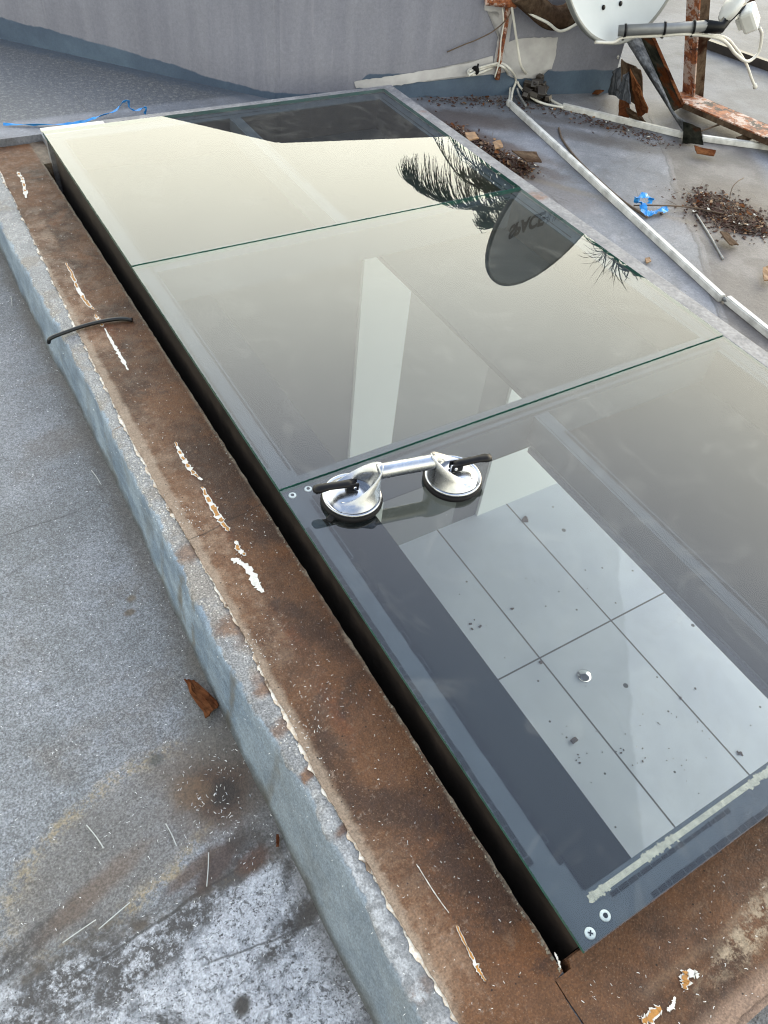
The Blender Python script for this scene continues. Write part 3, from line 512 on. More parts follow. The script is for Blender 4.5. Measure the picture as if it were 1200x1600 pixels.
# dashes of glazing tape
def dashes(p0, p1, wd, seed, dens=.85, seg=.016, z=-.0119):
    p0 = Vector(p0); p1 = Vector(p1); L_ = (p1-p0).length; d = (p1-p0)/L_; n = Vector((-d.y, d.x)); t = 0; r_ = random.Random(seed); mb = None
    while t < L_:
        s_ = seg*r_.uniform(.5, 1.6)
        if N1(t*4, seed) > -dens*.5-.15:
            mb = mb or MB(); a = p0+d*t; b_ = p0+d*min(L_, t+s_-.0014); w0 = wd*r_.uniform(.8, 1.15)/2
            mb.face([(*(a+n*w0), z), (*(b_+n*w0), z), (*(b_-n*w0), z), (*(a-n*w0), z)])
        elif mb: mb.build('glazing_tape', M['tape'], sk, recalc=False); mb = None
        t += s_
    if mb: mb.build('glazing_tape', M['tape'], sk, recalc=False)
for ar in (
    ((.0085, .12), (.0085, .80), .0085, 1, 1.4, .02),
    ((.0465, .10), (.0465, .86), .007, 2, .6, .022),
    ((.053, .06), (.053, .70), .006, 22, 2., .1, -.0117),
    ((.046, .95), (.046, 2.56), .005, 3, .5, .05),
    ((.010, .95), (.010, 1.7), .004, 33, .1, .02),
    ((.13, .0075), (1.2, .0075), .0085, 4, 1.2, .017),
    ((.08, .036), (1.2, .036), .006, 5, .1, .013),
    ((.2, .8915), (1.22, .8915), .0085, 6, 1.4, .016),
    ((.31, .874), (1.22, .874), .008, 7, 1., .013),
    ((.15, 1.745), (1.2, 1.742), .0035, 8, .3, .03),
    ((.08, 2.60), (.9, 2.60), .003, 9, .2, .04),
    ((.638, .08), (.638, .80), .0075, 10, 1.2, .017),
    ((.636, 2.0), (.636, 2.4), .004, 11, .4, .05),
    ((1.222, .03), (1.222, 2.58), .004, 12, .1, .03),
):
    dashes(*ar)
b = MB()
for i in range(520):
    x = .05+1.15*i/520; 
    if N1(x*9, 77) < .2: continue
    r_ = rnd.uniform(.0012, .0032); Mx = Matrix.Rotation(rnd.uniform(0, 3), 3, 'Z'); b.box((x, .0475+rnd.choice((-1, 1))*rnd.uniform(.003, .0052)*(1+.3*N1(x*20, 3)), -.0120-.0003*rnd.random()), (r_*1.8, r_*1.4, .0006), Mx)
b.span(.05, 1.2, .0435, .0520, -.0125, -.0118); b.build('sealant_bead', M['mortar'], sk)
# lining board with two openings, and the shaft
b = MB()
zt, zb = -.12, -.135; X0, X1 = .0525, W_-.0505
def rect(x0, x1, y0, y1): b.span(x0, x1, y0, y1, zb, zt)
rect(X0, .195, .059, 1.84); rect(.1951, .652, .059, .064); rect(.652, X1, .059, .885); rect(.1951, X1, .8851, .935); rect(.737, X1, .9351, 1.84); rect(.1951, .7369, 1.79, 1.84); rect(X0, X1, 1.8401, 2.58)
b.build('lining_board', M['liner'], sk)
b = MB(); b.span(.640, .6519, .064, .885, -.150, -.136); b.span(.646, .6525, .064, .885, -.1355, -.119); b.build('lining_trim', M['liner2'], sk)
# panes
for i in range(3):
    y0, y1 = YS[2-i] if False else YS[i]+.0015, YS[i+1]-.0015; zt_ = (-.0045, -.002, 0.)[i]
    b = MB(); b.box((W_/2, (y0+y1)/2, (zt_-.0113)/2), (W_, y1-y0, zt_+.0113)); bm = b.bm
    for f in bm.faces: bm.normal_update(); f.normal_update(); f.material_index = 0 if f.normal.z > .5 else (1 if f.normal.z < -.5 else 2)
    b.build('glass_pane', [M['glass'], M['clear'], M['gedge']], sk, recalc=False)
# screws
for (x, y, kind) in ((.022, .013, 1), (.054, .019, 0), (.018, .884, 0), (.053, .886, 0)):
    y = y+.002
    b = MB(); b.lathe([(.0001, 0), (.0078, 0), (.0072, .0014), (.0045, .0016), (.0001, .0016)], (x+.002, y, -.0124), 20)
    s_ = b.build('screw', M['chip'], sk)
    b = MB()
    if kind: b.box((x+.002, y, -.0106), (.007, .0018, .0006), Matrix.Rotation(.8, 3, 'Z')); b.box((x+.002, y, -.01055), (.0018, .007, .0006), Matrix.Rotation(.8, 3, 'Z'))
    else: b.lathe([(.0001, 0), (.0034, 0), (.0034, .0005), (.0001, .0005)], (x+.002, y, -.0108), 12)
    b.build('screw_slot', M['tape'], s_)

# ---------------------------------------------------------------- room below
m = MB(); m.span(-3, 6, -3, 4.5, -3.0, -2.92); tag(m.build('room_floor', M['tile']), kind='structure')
m = MB(); YW = 2.575
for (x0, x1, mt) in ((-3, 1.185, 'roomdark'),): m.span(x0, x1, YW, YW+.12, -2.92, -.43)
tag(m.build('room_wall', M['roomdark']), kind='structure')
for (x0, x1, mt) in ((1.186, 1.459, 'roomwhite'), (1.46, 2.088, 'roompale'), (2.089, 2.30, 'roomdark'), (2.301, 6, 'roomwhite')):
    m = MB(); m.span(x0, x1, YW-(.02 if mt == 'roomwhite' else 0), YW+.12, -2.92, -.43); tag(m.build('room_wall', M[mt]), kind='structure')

FZ = -2.92
b = MB(); b.lathe([(.045, 0), (.043, .006), (.03, .014), (.0001, .018)], at(913, 1056, FZ), 24); tag(b.build('floor_drain', M['chrome']), 'small shiny round metal cap on the pale tiled floor seen through the near pane', 'drain cover')
b = MB(); r_ = random.Random(5)
for (x, y, n_, sg, s0) in ((742, 982, 4, 6, .016), (820, 812, 4, 3, .03), (800, 949, 2, 1, .016), (852, 948, 1, 1, .012), (844, 1035, 2, 1, .024), (897, 1158, 2, 2, .03), (903, 1185, 3, 3, .014), (968, 1175, 4, 3, .012), (1009, 1182, 3, 4, .012), (1062, 1091, 1, 1, .018), (1088, 1077, 1, 1, .014), (1155, 1178, 3, 2, .022), (950, 1130, 16, 40, .006), (1080, 1180, 14, 40, .006), (860, 930, 6, 60, .005)):
    for k in range(n_):
        p = at(r_.gauss(x, sg), r_.gauss(y, sg), FZ); z = s0*.7*r_.uniform(.6, 1.3); b.box(p+Vector((0, 0, z*.2)), (z*1.6, z, z*.4), Matrix.Rotation(r_.uniform(0, 3), 3, 'Z'), z*.15)
tag(b.build('floor_grit', M['brown']), 'dark specks of grit lying on the pale tiled floor', 'grit', kind='stuff')

# ---------------------------------------------------------------- wall behind
PC = Vector((.934, 2.885)); P2 = Vector((2.405, 2.541))
wl = tag(empty('low_wall', (PC.x, PC.y, ZD)), 'low grey rendered wall with a blue painted base and a corner beyond the skylight', 'wall')
iw = lambda b, n_, mt: (lambda o: (setattr(o, 'parent', wl), setattr(o, 'matrix_parent_inverse', Matrix.Translation((-PC.x, -PC.y, -ZD))), o)[-1])(b.build(n_, mt))
b = MB(); b.prism([PC, P2, (2.72, 4.58), (-.58, 4.6)], ZD-.005, .262); bmesh.ops.bevel(b.bm, geom=[e_ for e_ in b.bm.edges if abs(e_.verts[0].co.z-e_.verts[1].co.z) > .2], offset=.012, segments=3, affect='EDGES'); iw(b, 'wall_body', M['wall'])
wd_ = (P2-PC).normalized(); wn_ = Vector((wd_.y, -wd_.x)); WN = Vector((wn_.x, wn_.y, 0))
def on_wall(px, py, off=.004): return atp(px, py, (PC.x, PC.y, 0), WN) + WN*off
def patch(pxs, off=.002, seed=0, mat='chip', name='paint_patch', jit=.004):
    P3 = [on_wall(x, y, off) for x, y in pxs]; out = []
    for i, p in enumerate(P3):
        q = P3[(i+1) % len(P3)]; k = max(2, int((q-p).length/.012))
        for j in range(k): s_ = p+(q-p)*j/k; out.append(s_+Vector((wd_.x, wd_.y, 0))*jit*N1(i*7+j*.8, seed)+Vector((0, 0, 1))*jit*N1(i*5+j*.9, seed+5))
    b = MB(); f = b.face(out); bmesh.ops.triangulate(b.bm, faces=[f]); return iw(b, name, M[mat])
M['wpatch'] = simple('white_wall_paint', K(206, 206, 210, .7), .7, va=.14, sc=14)
patch([(553, 127), (600, 120), (680, 107), (735, 97), (770, 86), (772, 116), (700, 121), (640, 130), (600, 136), (556, 137)], .003, 3, 'wpatch')
patch([(771, 96), (778, 60), (781, 26), (777, 18), (756, 16), (757, 2), (803, 2), (800, 30), (794, 66), (790, 112), (771, 116)], .0034, 4, 'wpatch')
patch([(791, 68), (806, 60), (830, 58), (871, 58), (868, 84), (862, 107), (846, 109), (843, 121), (806, 123), (791, 116)], .0038, 5, 'wpatch')
# rusty pipe + vertical rod on the wall
b = MB(); b.tube(spline([on_wall(756, -6, .03), on_wall(775, -4, .035), on_wall(800, -2, .04)], 5), .022, 10); o = b.build('pipe_stub', M['peel']); tag(o, 'rusty brown horizontal pipe end on the wall top above the rust-stained rod', 'pipe')
pts = spline([on_wall(800, -22, .07), on_wall(822, -2, .07), on_wall(845, 17, .075), on_wall(868, 17, .075), on_wall(886, 3, .075), on_wall(897, -22, .08)], 7)
b = MB(); b.tube(pts, .042, 14); tag(b.build('bent_pipe', M['brown']), 'thick rust-brown bent pipe hanging at the wall top left of the dish', 'pipe')
b = MB(); b.tube([on_wall(795, -20, .014), on_wall(789, 30, .013), on_wall(781, 75, .012), on_wall(775, 122, .012)], .011, 8); b.build; tag(b.build('wall_rod', M['peel']), 'thin vertical rod of peeling paint and rust fixed to the grey wall', 'rod')

# ---------------------------------------------------------------- satellite dish
DC = Vector((2.153, 2.448, .574)); az, el = 3.034, .215
DN = Vector((math.sin(az)*math.cos(el), math.cos(az)*math.cos(el), math.sin(el))); DR = DN.cross(Vector((0, 0, 1))).normalized(); DU = DR.cross(DN).normalized()
DX = -DR                                       # to the viewer's right
dish = tag(empty('satellite_dish', DC), 'large pale satellite dish with dark lettering and a feed arm standing beyond the skylight', 'satellite dish')
DM = Matrix((DX, DU, DN)).transposed()         # local x right, y up, z forward
def dbuild(b, name, mat, parent=None, **k):
    o = b.build(name, mat, **k); o.parent = parent or dish; o.matrix_parent_inverse = Matrix.Translation(-DC) if not parent else Matrix.Identity(4)
    return o
def D(x, y, z): return DC + DM @ Vector((x, y, z))
b = MB(); ra, rb = .384, .416; rings = []; depth = .06
def ringp(f, zoff=0.): return [D(ra*f*math.cos(a), rb*f*math.sin(a), -depth*(1-f*f)+zoff) for a in (2*math.pi*k/96 for k in range(96))]
prof = [(f, 0) for f in (.02, .1, .2, .3, .4, .5, .6, .7, .8, .88, .94, .98)] + [(1.0, .002), (1.012, .0), (1.014, -.012), (1.008, -.022)] + [(.99, -.022), (.985, -.006)] + [(f, -.004) for f in (.9, .7, .5, .3, .1, .02)]
for f, z in prof: rings.append([b.bm.verts.new(p) for p in ringp(f, z)])
for i, (A, B) in enumerate(zip(rings, rings[1:])):
    for k in range(96): f = b.bm.faces.new((A[k], A[(k+1) % 96], B[(k+1) % 96], B[k])); f.smooth = True; f.material_index = 1 if 11 <= i <= 15 else 0
b.bm.faces.new(rings[0]); b.bm.faces.new(rings[-1])
dbuild(b, 'reflector', [M['dish'], M['dishrim']])
def dsurf(x, y): f2 = (x/ra)**2+(y/rb)**2; return D(x, y, -depth*(1-f2)+.0016)
def dtext(body, x0, y0, size, shear, name, off=0, sx=1.):
    cu = bpy.data.curves.new(name, 'FONT'); cu.body = body; cu.size = size; cu.shear = shear; cu.offset = off
    tmp = bpy.data.objects.new(name, cu); coll.objects.link(tmp); bpy.context.view_layer.update()
    me = bpy.data.meshes.new_from_object(tmp); bpy.data.objects.remove(tmp)
    for v in me.vertices: v.co = dsurf(x0+v.co.x*sx, y0+v.co.y)
    me.materials.append(M['letter']); o = bpy.data.objects.new(name, me); coll.objects.link(o); o.parent = dish; o.matrix_parent_inverse = Matrix.Translation(-DC); return o
dtext('SPACE', -.243, .030, .112, .35, 'lettering', .0055, .80)
dtext('HUNTI', .012, .034, .104, .35, 'lettering', -.0015, .50)
for (x, y) in ((-.088, -.292), (.015, -.288)):
    b = MB(); c = dsurf(x, y); b.lathe([(.0001, 0), (.009, 0), (.008, .004), (.0001, .005)], c, 14, DM); dbuild(b, 'bolt', M['plastic'])
# feed arm
A0 = atp(966, 48, DC+DN*.035, DN); A1 = atp(1104, 41, DC+DN*.27, DN)
b = MB(); b.tube([A0, A0+(A1-A0)*.5, A1], .019, 14); arm = dbuild(b, 'feed_arm', M['grey'])
ad_ = (A1-A0).normalized()
for f in (.08, .53, .86):
    b = MB(); c = A0+(A1-A0)*f; Mx = ad_.to_track_quat('Z', 'Y').to_matrix(); b.lathe([(.0195, -.004), (.0225, -.004), (.0225, .004), (.0195, .004)], c, 20, Mx); b.box(c+Vector((0, 0, -.026)), (.008, .01, .014)); dbuild(b, 'cable_tie', M['plastic'])
PL = DC+DN*.29
E1 = atp(1126, 43, PL, DN); E2 = atp(1136, 30, PL, DN); E3 = atp(1150, 16, PL, DN); E4 = atp(1163, 10, PL, DN)
b = MB(); b.tube([A1-ad_*.01, E1, E2, E3, E4], [.022, .021, .018, .018, .014], 10); dbuild(b, 'feed_bracket', M['plastic'])
ax = (atp(1153, 24, PL, DN)-atp(1143, 2, PL+DN*.02, DN)).normalized()
c1 = atp(1146, 10, PL-DN*.0, DN); q = (DC+DN*.0-c1).normalized(); tilt = (-CR*.88+CU*.32-CF*.34).normalized(); Mq = tilt.to_track_quat('Z', 'Y').to_matrix()
b = MB(); b.lathe([(.018, -.02), (.03, -.012), (.054, -.006), (.060, .002), (.060, .012), (.052, .017), (.03, .019), (.0001, .020)], c1, 28, Mq); dbuild(b, 'feed_horn', M['lnb'])
c2 = atp(1171, 28, PL+DN*.03, DN); tv = Vector((.35, -.75, .55)).normalized(); Mb = tv.to_track_quat('Z', 'Y').to_matrix() @ Matrix.Rotation(.5, 3, 'Z')
b = MB(); b.box(c2, (.07, .085, .055), Mb, .012); b.box(c2-tv*.03, (.045, .05, .03), Mb, .008); hd = dbuild(b, 'receiver_head', M['lnb'])
b = MB(); b.box(c2+tv*.0282, (.034, .022, .0008), Mb); b.build
dbuild(b, 'sticker', M['stick'])
# white cable along the arm, loops and hangs
off = Vector((0, 0, -.024))
def pa(x, y, k): return atp(x, y, DC+DN*k, DN)
b = MB(); b.tube(spline([pa(930, 66, -.0), pa(958, 66, .03), A0+off+ad_*.03, A0+(A1-A0)*.5+off, A0+(A1-A0)*.86+off, pa(1128, 62, .28), pa(1150, 85, .28), pa(1168, 96, .28), pa(1185, 82, .29), pa(1190, 55, .3), pa(1186, 42, .31)], 8), .0062, 8)
dbuild(b, 'cable', M['cable'])
b = MB(); b.tube(spline([A0+(A1-A0)*.84+off*1.1, pa(1130, 58, .27), pa(1150, 76, .27), pa(1166, 100, .27), pa(1174, 122, .27), pa(1179, 134, .27)], 8), .0055, 8); b.tube([pa(1179, 132, .27), pa(1180, 137, .27)], .009, 8); dbuild(b, 'cable', M['cable'])
# bracket from the dish's back to the post
b = MB(); pq = D(-.0, -.02, -.08); b.box(D(0, -.02, -.07), (.16, .16, .02), DM); b.tube([pq, D(0, -.02, -.14), (lambda p_, q_: p_+(q_-p_)*.97)(Vector((2.64, 2.30, ZD)), atp(1087, -60, (0, 2.3, 0), (0, 1, 0)))], .02, 10); dbuild(b, 'mount', M['grey'])

# ---------------------------------------------------------------- steel scraps and supports near the dish
ZB = ZD
def solid_sheet(name, quads_pts, th, mat):      # curved sheet: rows of points, given thickness
    b = MB(); rows = quads_pts; nr, nc = len(rows), len(rows[0]); top = []; bot = []
    for i in range(nr):
        tr, br = [], []
        for j in range(nc):
            p = Vector(rows[i][j]); a = Vector(rows[min(i+1, nr-1)][j])-Vector(rows[max(i-1, 0)][j]); c = Vector(rows[i][min(j+1, nc-1)])-Vector(rows[i][max(j-1, 0)]); n = a.cross(c).normalized()*th/2
            tr.append(b.bm.verts.new(p+n)); br.append(b.bm.verts.new(p-n))
        top.append(tr); bot.append(br)
    for i in range(nr-1):
        for j in range(nc-1): b.bm.faces.new((top[i][j], top[i+1][j], top[i+1][j+1], top[i][j+1])); b.bm.faces.new((bot[i][j], bot[i][j+1], bot[i+1][j+1], bot[i+1][j]))
    for i in range(nr-1):
        for j in (0, nc-1): b.bm.faces.new((top[i][j], bot[i][j], bot[i+1][j], top[i+1][j]))
    for j in range(nc-1):
        for i in (0, nr-1): b.bm.faces.new((top[i][j], top[i][j+1], bot[i][j+1], bot[i][j]))
    return b.build(name, mat)
# channel support: galvanised flange + stained web, from under the dish down to the deck
br = tag(empty('channel_support', at(1070, 215, ZD)), 'grey weathered steel channel leaning from under the dish to the deck, torn at its foot', 'steel support')
def keep(o, par):
    o.parent = par; o.matrix_parent_inverse = Matrix.Translation(-Vector(par.location)); return o
foot = at(1077, 219, ZD); top_ = atp(984, 62, (2.2, 2.47, .15), (0, 1, 0))
def lerp(a, b, t): return a+(b-a)*t
def Rr(t): return (996+55*t/.8, 50+125*t/.8) if t <= .8 else (1051+36*(t-.8)/.2, 175+28*(t-.8)/.2)
def dpl(t, o_=0): return (0, lerp(top_.y, foot.y, t)+o_, 0)
rows = []
for i in range(23):
    t = i/22; l = (973+104*t, 55+164*t); r_ = Rr(t); row = []
    for j in range(6):
        f = j/5; jx = 4*N1(j*2.3, 5)*(t > .93); row.append(atp(lerp(l[0], r_[0], f)+jx, lerp(l[1], r_[1], f)+jx*1.5+(9*f*(1-f) if t > .97 else 0), dpl(t, -.02*f*(1-f)*4*(t < .85)+.004*N1(i*.6, j)), (0, 1, 0)))
    for p in row: p.z = max(p.z, ZD+.004)
    rows.append(row)
keep(solid_sheet('flange', rows, .006, M['galv']), br)
rows = []
for i in range(16):
    t = .80*i/15; l = Rr(t); r_ = (1015+51*t/.8, 50+117*t/.8)
    rows.append([atp(lerp(l[0]-1, r_[0], j/4), lerp(l[1], r_[1], j/4), dpl(t, .006+.05*j/4), (0, 1, 0)) for j in range(5)])
keep(solid_sheet('web', rows, .006, M['olive']), br)
rows = [[atp(1014+51*t/.8+q_, 50+117*t/.8, dpl(t, .05), (0, 1, 0)) for q_ in (0, 5)] for t in [.78*k/8 for k in range(9)]]
keep(solid_sheet('lip', rows, .006, M['leaf']), br)
# post of rusty angle steel
pb = Vector((2.64, 2.30, ZD)); ptp = pb+(atp(1087, -60, (0, 2.3, 0), (0, 1, 0))-pb)*1.0
post = tag(empty('rusty_post', pb), 'upright angle steel post with flaking paint and brown rust behind the dish arm', 'post')
b = MB(); b.beam(pb+Vector((0, 0, .0)), ptp, .006, .075, (0, 1, .2)); keep(b.build('face', M['peel']), post)
sx_ = Vector((.04, -.012, 0)); b = MB(); b.beam(pb+sx_, ptp+sx_, .06, .012, (0, 1, .2)); keep(b.build('edge', M['brown']), post)
b = MB(); b.lathe([(.0001, 0), (.012, 0), (.012, .03), (.0001, .03)], atp(1103, 22, (0, 2.3, 0), (0, 1, 0)), 10, Matrix.Rotation(-1.4, 3, 'Y')); keep(b.build('bolt', M['plastic']), post)
# rusty box beam lying right
b0 = at(1058, 146, -.045); b1 = at(1275, 238, -.045)
beam = tag(empty('rusty_beam', b0), 'flaking white and orange rusted steel beam running right from the post foot', 'beam')
b = MB(); dd = (b1-b0).normalized(); b.beam(b0, b1, .135, .006, (0, 0, 1), .001); keep(b.build('top_face', M['peel']), beam)
nn_ = Vector((0, 0, 1)).cross(dd).normalized(); b = MB()
for sgn in (-1, 1): b.beam(b0+nn_*sgn*.066-Vector((0, 0, .012)), b1+nn_*sgn*.066-Vector((0, 0, .012)), .006, .020, (0, 0, 1))
keep(b.build('side_face', M['brown']), beam)
# dark rail far right + thin brace
b = MB(); b.beam(at(1082, 60, ZD+.02), at(1290, 134, ZD+.02), .035, .038); tag(b.build('dark_rail', M['bronze']), 'long dark rail lying flat on the grey deck behind the dish arm', 'rail')
b = MB(); b.tube([at(1088, 76, ZD+.05), at(1190, -12, ZD+.3)], .009, 8); tag(b.build('thin_brace', M['brown']), 'thin rusty rod slanting up behind the feed arm', 'rod')
# scrap sheets behind the channel
def scrap(name, corners, zs, mat, label, cat='metal scrap', n=6, amp=.012, seed=0):
    C4 = [at(x, y, z) for (x, y), z in zip(corners, zs)]; rows = []
    for i in range(n+1):
        r_ = []
        for j in range(n+1):
            u, v = i/n, j/n; p = lerp(lerp(C4[0], C4[1], v), lerp(C4[3], C4[2], v), u); e_ = 1 if i in (0, n) or j in (0, n) else 0
            p = p+Vector((N1(i*1.7, seed+j), N1(j*1.9, seed+i+9), N1(i*.6+j*.5, seed)))*amp*(.7 if e_ else 1); p.z = max(p.z, (ZD if zs[0] > ZF+.05 else ZF)+.004); r_.append(p)
        rows.append(r_)
    return tag(solid_sheet(name, rows, .004, mat), label, cat, )
scrap('metal_scrap', [(958, 112), (982, 96), (984, 162), (952, 146)], (.02, .1, .02, -.08), M['galv'], 'bent dull grey sheet scrap leaning by the wall end', seed=1)
scrap('metal_scrap', [(970, 92), (1002, 110), (1004, 172), (972, 150)], (.1, .12, -.05, -.02), M['brown'], 'brown torn metal sheet standing left of the leaning channel', seed=2)
scrap('metal_scrap', [(984, 108), (1000, 140), (1014, 176), (996, 182)], (.12, .06, -.02, -.06), M['leaf'], 'narrow rust-speckled metal strip against the left of the leaning channel', seed=3)
scrap('metal_scrap', [(968, 148), (984, 152), (982, 184), (967, 180)], (-.04, -.04, -.09, -.09), M['leaf'], 'small rust-red metal flake below the brown torn sheet', seed=4, n=4, amp=.008)
scrap('metal_scrap', [(978, 168), (1000, 178), (1012, 196), (982, 182)], (-.06, -.06, -.09, -.09), M['brown'], 'curled dark metal offcut on the deck under the torn sheet', seed=5, n=4, amp=.008)
scrap('brick_fragment', [(1085, 228), (1118, 236), (1116, 243), (1088, 240)], (-.075, -.075, -.08, -.08), M['leaf'], 'small reddish-brown fragment lying below the torn foot of the channel', 'fragment', seed=6, n=4, amp=.004)
scrap('metal_scrap', [(1150, 214), (1172, 208), (1178, 216), (1160, 224)], (-.08, -.07, -.08, -.09), M['brown'], 'crumpled brown scrap beside the right end of the white trunking', seed=7, n=4, amp=.008)
scrap('metal_scrap', [(1068, 190), (1094, 200), (1098, 226), (1066, 224)], (-.04, -.05, -.09, -.09), M['olive'], 'dark grey metal scrap tucked behind the torn foot of the channel', seed=8, n=4, amp=.006)

# ---------------------------------------------------------------- trunking and cables
def trunk(name, segs, label, wdt=.0195):
    t = tag(empty(name, segs[0][0]), label, 'cable trunking')
    for a, c in segs:
        b = MB(); b.beam(a, c, wdt, .02, bev=.002); keep(b.build('channel', M['trunk']), t)
        d = (c-a).normalized(); n = Vector((0, 0, 1)).cross(d); b = MB(); b.beam(a+Vector((0, 0, .0112)), c+Vector((0, 0, .0112)), wdt-.004, .0025, bev=.0008); keep(b.build('lid', M['trunk']), t)
    return t
z_ = ZD+.0105
T1 = [at(x, y, z_) for x, y in ((794, 160), (1128, 467), (1136, 468), (1215, 532))]
tr = trunk('cable_trunking', [(T1[0], T1[1]), (T1[2], T1[3])], 'long white plastic cable trunking running diagonally beside the skylight, with a joint gap')
b = MB(); b.tube([T1[1]-(T1[1]-T1[0]).normalized()*.02, T1[2]+(T1[3]-T1[2]).normalized()*.02], .007, 8); keep(b.build('conductor', M['grey']), tr)
T2 = [at(x, y, z_) for x, y in ((879, 166), (1066, 211), (1096, 216), (1260, 238))]
trunk('cable_trunking', [(T2[0], lerp(T2[0], T2[1], 1)), (T2[2], T2[3])], 'white plastic cable trunking passing under the torn foot of the channel support')
def cable(pts, r, label, mat='cable', name='cable', n=8, group=None):
    b = MB(); b.tube(spline(pts, n), r*.8, 8); return tag(b.build(name, M[mat]), label, 'cable', group)
g_ = at
cable([on_wall(786, -30, .05), on_wall(794, 20, .05), on_wall(800, 60, .05), on_wall(808, 100, .05), g_(835, 124, ZD+.03), g_(850, 145, ZD+.02), g_(862, 157, ZD+.012), g_(882, 167, ZD+.012)], .0065, 'white cable dropping down the wall into the right-hand trunking')
cable([g_(731, 116, .0), g_(750, 109, .01), g_(772, 102, .02), g_(788, 106, .02), g_(797, 125, ZD+.05), g_(797, 145, ZD+.02), g_(795, 163, ZD+.012)], .0065, 'white cable from the wall tie curving into the diagonal trunking')
cable([g_(733, 112, .01), g_(756, 104, .02), g_(782, 99, .03), g_(797, 108, .02), g_(806, 125, ZD+.06), g_(801, 142, ZD+.03), g_(798, 161, ZD+.014)], .0062, 'second white cable looping beside the wall tie towards the diagonal trunking')
cable([g_(806, 118, ZD+.07), g_(812, 135, ZD+.04), g_(830, 152, ZD+.02), g_(850, 162, ZD+.012), g_(880, 168, ZD+.012)], .006, 'white cable sweeping low past the dark lump into the right-hand trunking')
cable([g_(732, 118, .0), g_(742, 112, .01), g_(735, 108, .01), g_(731, 113, .0), g_(740, 117, .0), g_(770, 106, .01)], .006, 'short white cable loop tied at the wall base')
cable([g_(806, 115, ZD+.07), g_(830, 120, ZD+.06), g_(858, 125, ZD+.03), g_(876, 124, ZD+.03), g_(875, 142, ZD+.01), g_(900, 128, ZD+.03), g_(930, 116, ZD+.05), g_(958, 105, ZD+.08), g_(966, 88, .05)], .0052, 'thin white cable wandering right along the wall base to the scrap metal')
cable([g_(765, 128, ZD+.03), g_(770, 132, ZD+.01), g_(800, 134, ZD+.008), g_(870, 130, ZD+.008), g_(955, 123, ZD+.01)], .003, 'very thin green-grey wire along the foot of the wall', 'grey', 'wire')
cable([on_wall(697, 80, .01), on_wall(720, 68, .02), on_wall(745, 58, .02), on_wall(770, 42, .03), on_wall(790, 18, .04), on_wall(794, -8, .04)], .003, 'thin dark wire drooping across the grey wall face', 'twig', 'wire')
cable([on_wall(797, -14, .05), on_wall(812, 8, .09), on_wall(835, 20, .12), on_wall(855, 33, .12), on_wall(880, 22, .12), on_wall(897, 8, .12)], .0068, 'white cable tied along the bent rusty pipe')
cable([on_wall(778, -10, .03), on_wall(782, 30, .03), on_wall(778, 60, .03), on_wall(776, 90, .03), on_wall(770, 118, .02)], .004, 'thin pale wire hanging down beside the rust-stained rod', 'cable', 'wire')
for (x, y, l) in ((773, 101, 'black cable tie round the white cables near the rod'), (743, 110, 'black cable tie round the white cables at the wall patch')):
    c = g_(x, y, .015); b = MB(); b.lathe([(.013, -.004), (.017, -.004), (.017, .004), (.013, .004)], c, 16, Vector((1, .3, .1)).to_track_quat('Z', 'Y').to_matrix()); b.box(c+Vector((0, -.01, .018)), (.005, .005, .02)); tag(b.build('cable_tie', M['plastic']), l, 'cable tie')
# dark lump behind the cables
b = MB(); lc = at(836, 142, ZD+.035)
for k in range(26):
    v = Vector((rnd.gauss(0, .028), rnd.gauss(0, .03), rnd.uniform(-.03, .05))); b.box(lc+v, (rnd.uniform(.02, .05), rnd.uniform(.015, .04), rnd.uniform(.01, .03)), Matrix.Rotation(rnd.uniform(0, 3), 3, 'Z') @ Matrix.Rotation(rnd.uniform(-.8, .8), 3, 'X'), .003)
tag(b.build('rag_bundle', M['bronze']), 'crumpled dark lump among the white cables at the wall foot', 'debris')
# torn grey offcut next to it
cable([g_(808, 138, ZD+.04), g_(812, 150, ZD+.02), g_(822, 166, ZD+.01)], .006, 'short frayed grey cable end beside the dark lump', 'grey')

# reeds / sticks on the deck
cable([g_(873, 200, ZD+.004), g_(880, 220, ZD+.004), g_(905, 252, ZD+.005), g_(940, 285, ZD+.005), g_(975, 315, ZD+.005), g_(1012, 340, ZD+.005)], .005, 'long dry reed lying along the diagonal trunking', 'twig', 'reed')['category'] = 'reed'
cable([g_(990, 321, ZD+.005), g_(1030, 321, ZD+.02), g_(1080, 324, ZD+.012), g_(1130, 334, ZD+.012)], .0032, 'thin dry twig running from the blue ribbon to the leaf litter', 'twig', 'twig')['category'] = 'twig'
cable([g_(1140, 310, ZD+.01), g_(1144, 294, ZD+.03), g_(1152, 284, ZD+.04), g_(1162, 278, ZD+.03)], .0022, 'curved thin twig rising from the leaf litter', 'twig', 'twig')['category'] = 'twig'
cable([g_(1095, 205, ZD+.01), g_(1120, 196, ZD+.02), g_(1150, 186, ZD+.03)], .0045, 'short grey twig between the channel foot and the beam', 'twig', 'twig')['category'] = 'twig'
cable([g_(1088, 335, ZD+.004), g_(1110, 370, ZD+.004), g_(1130, 405, ZD+.004)], .004, 'pale narrow stick on the deck seam left of the leaf litter', 'grey', 'stick')['category'] = 'stick'

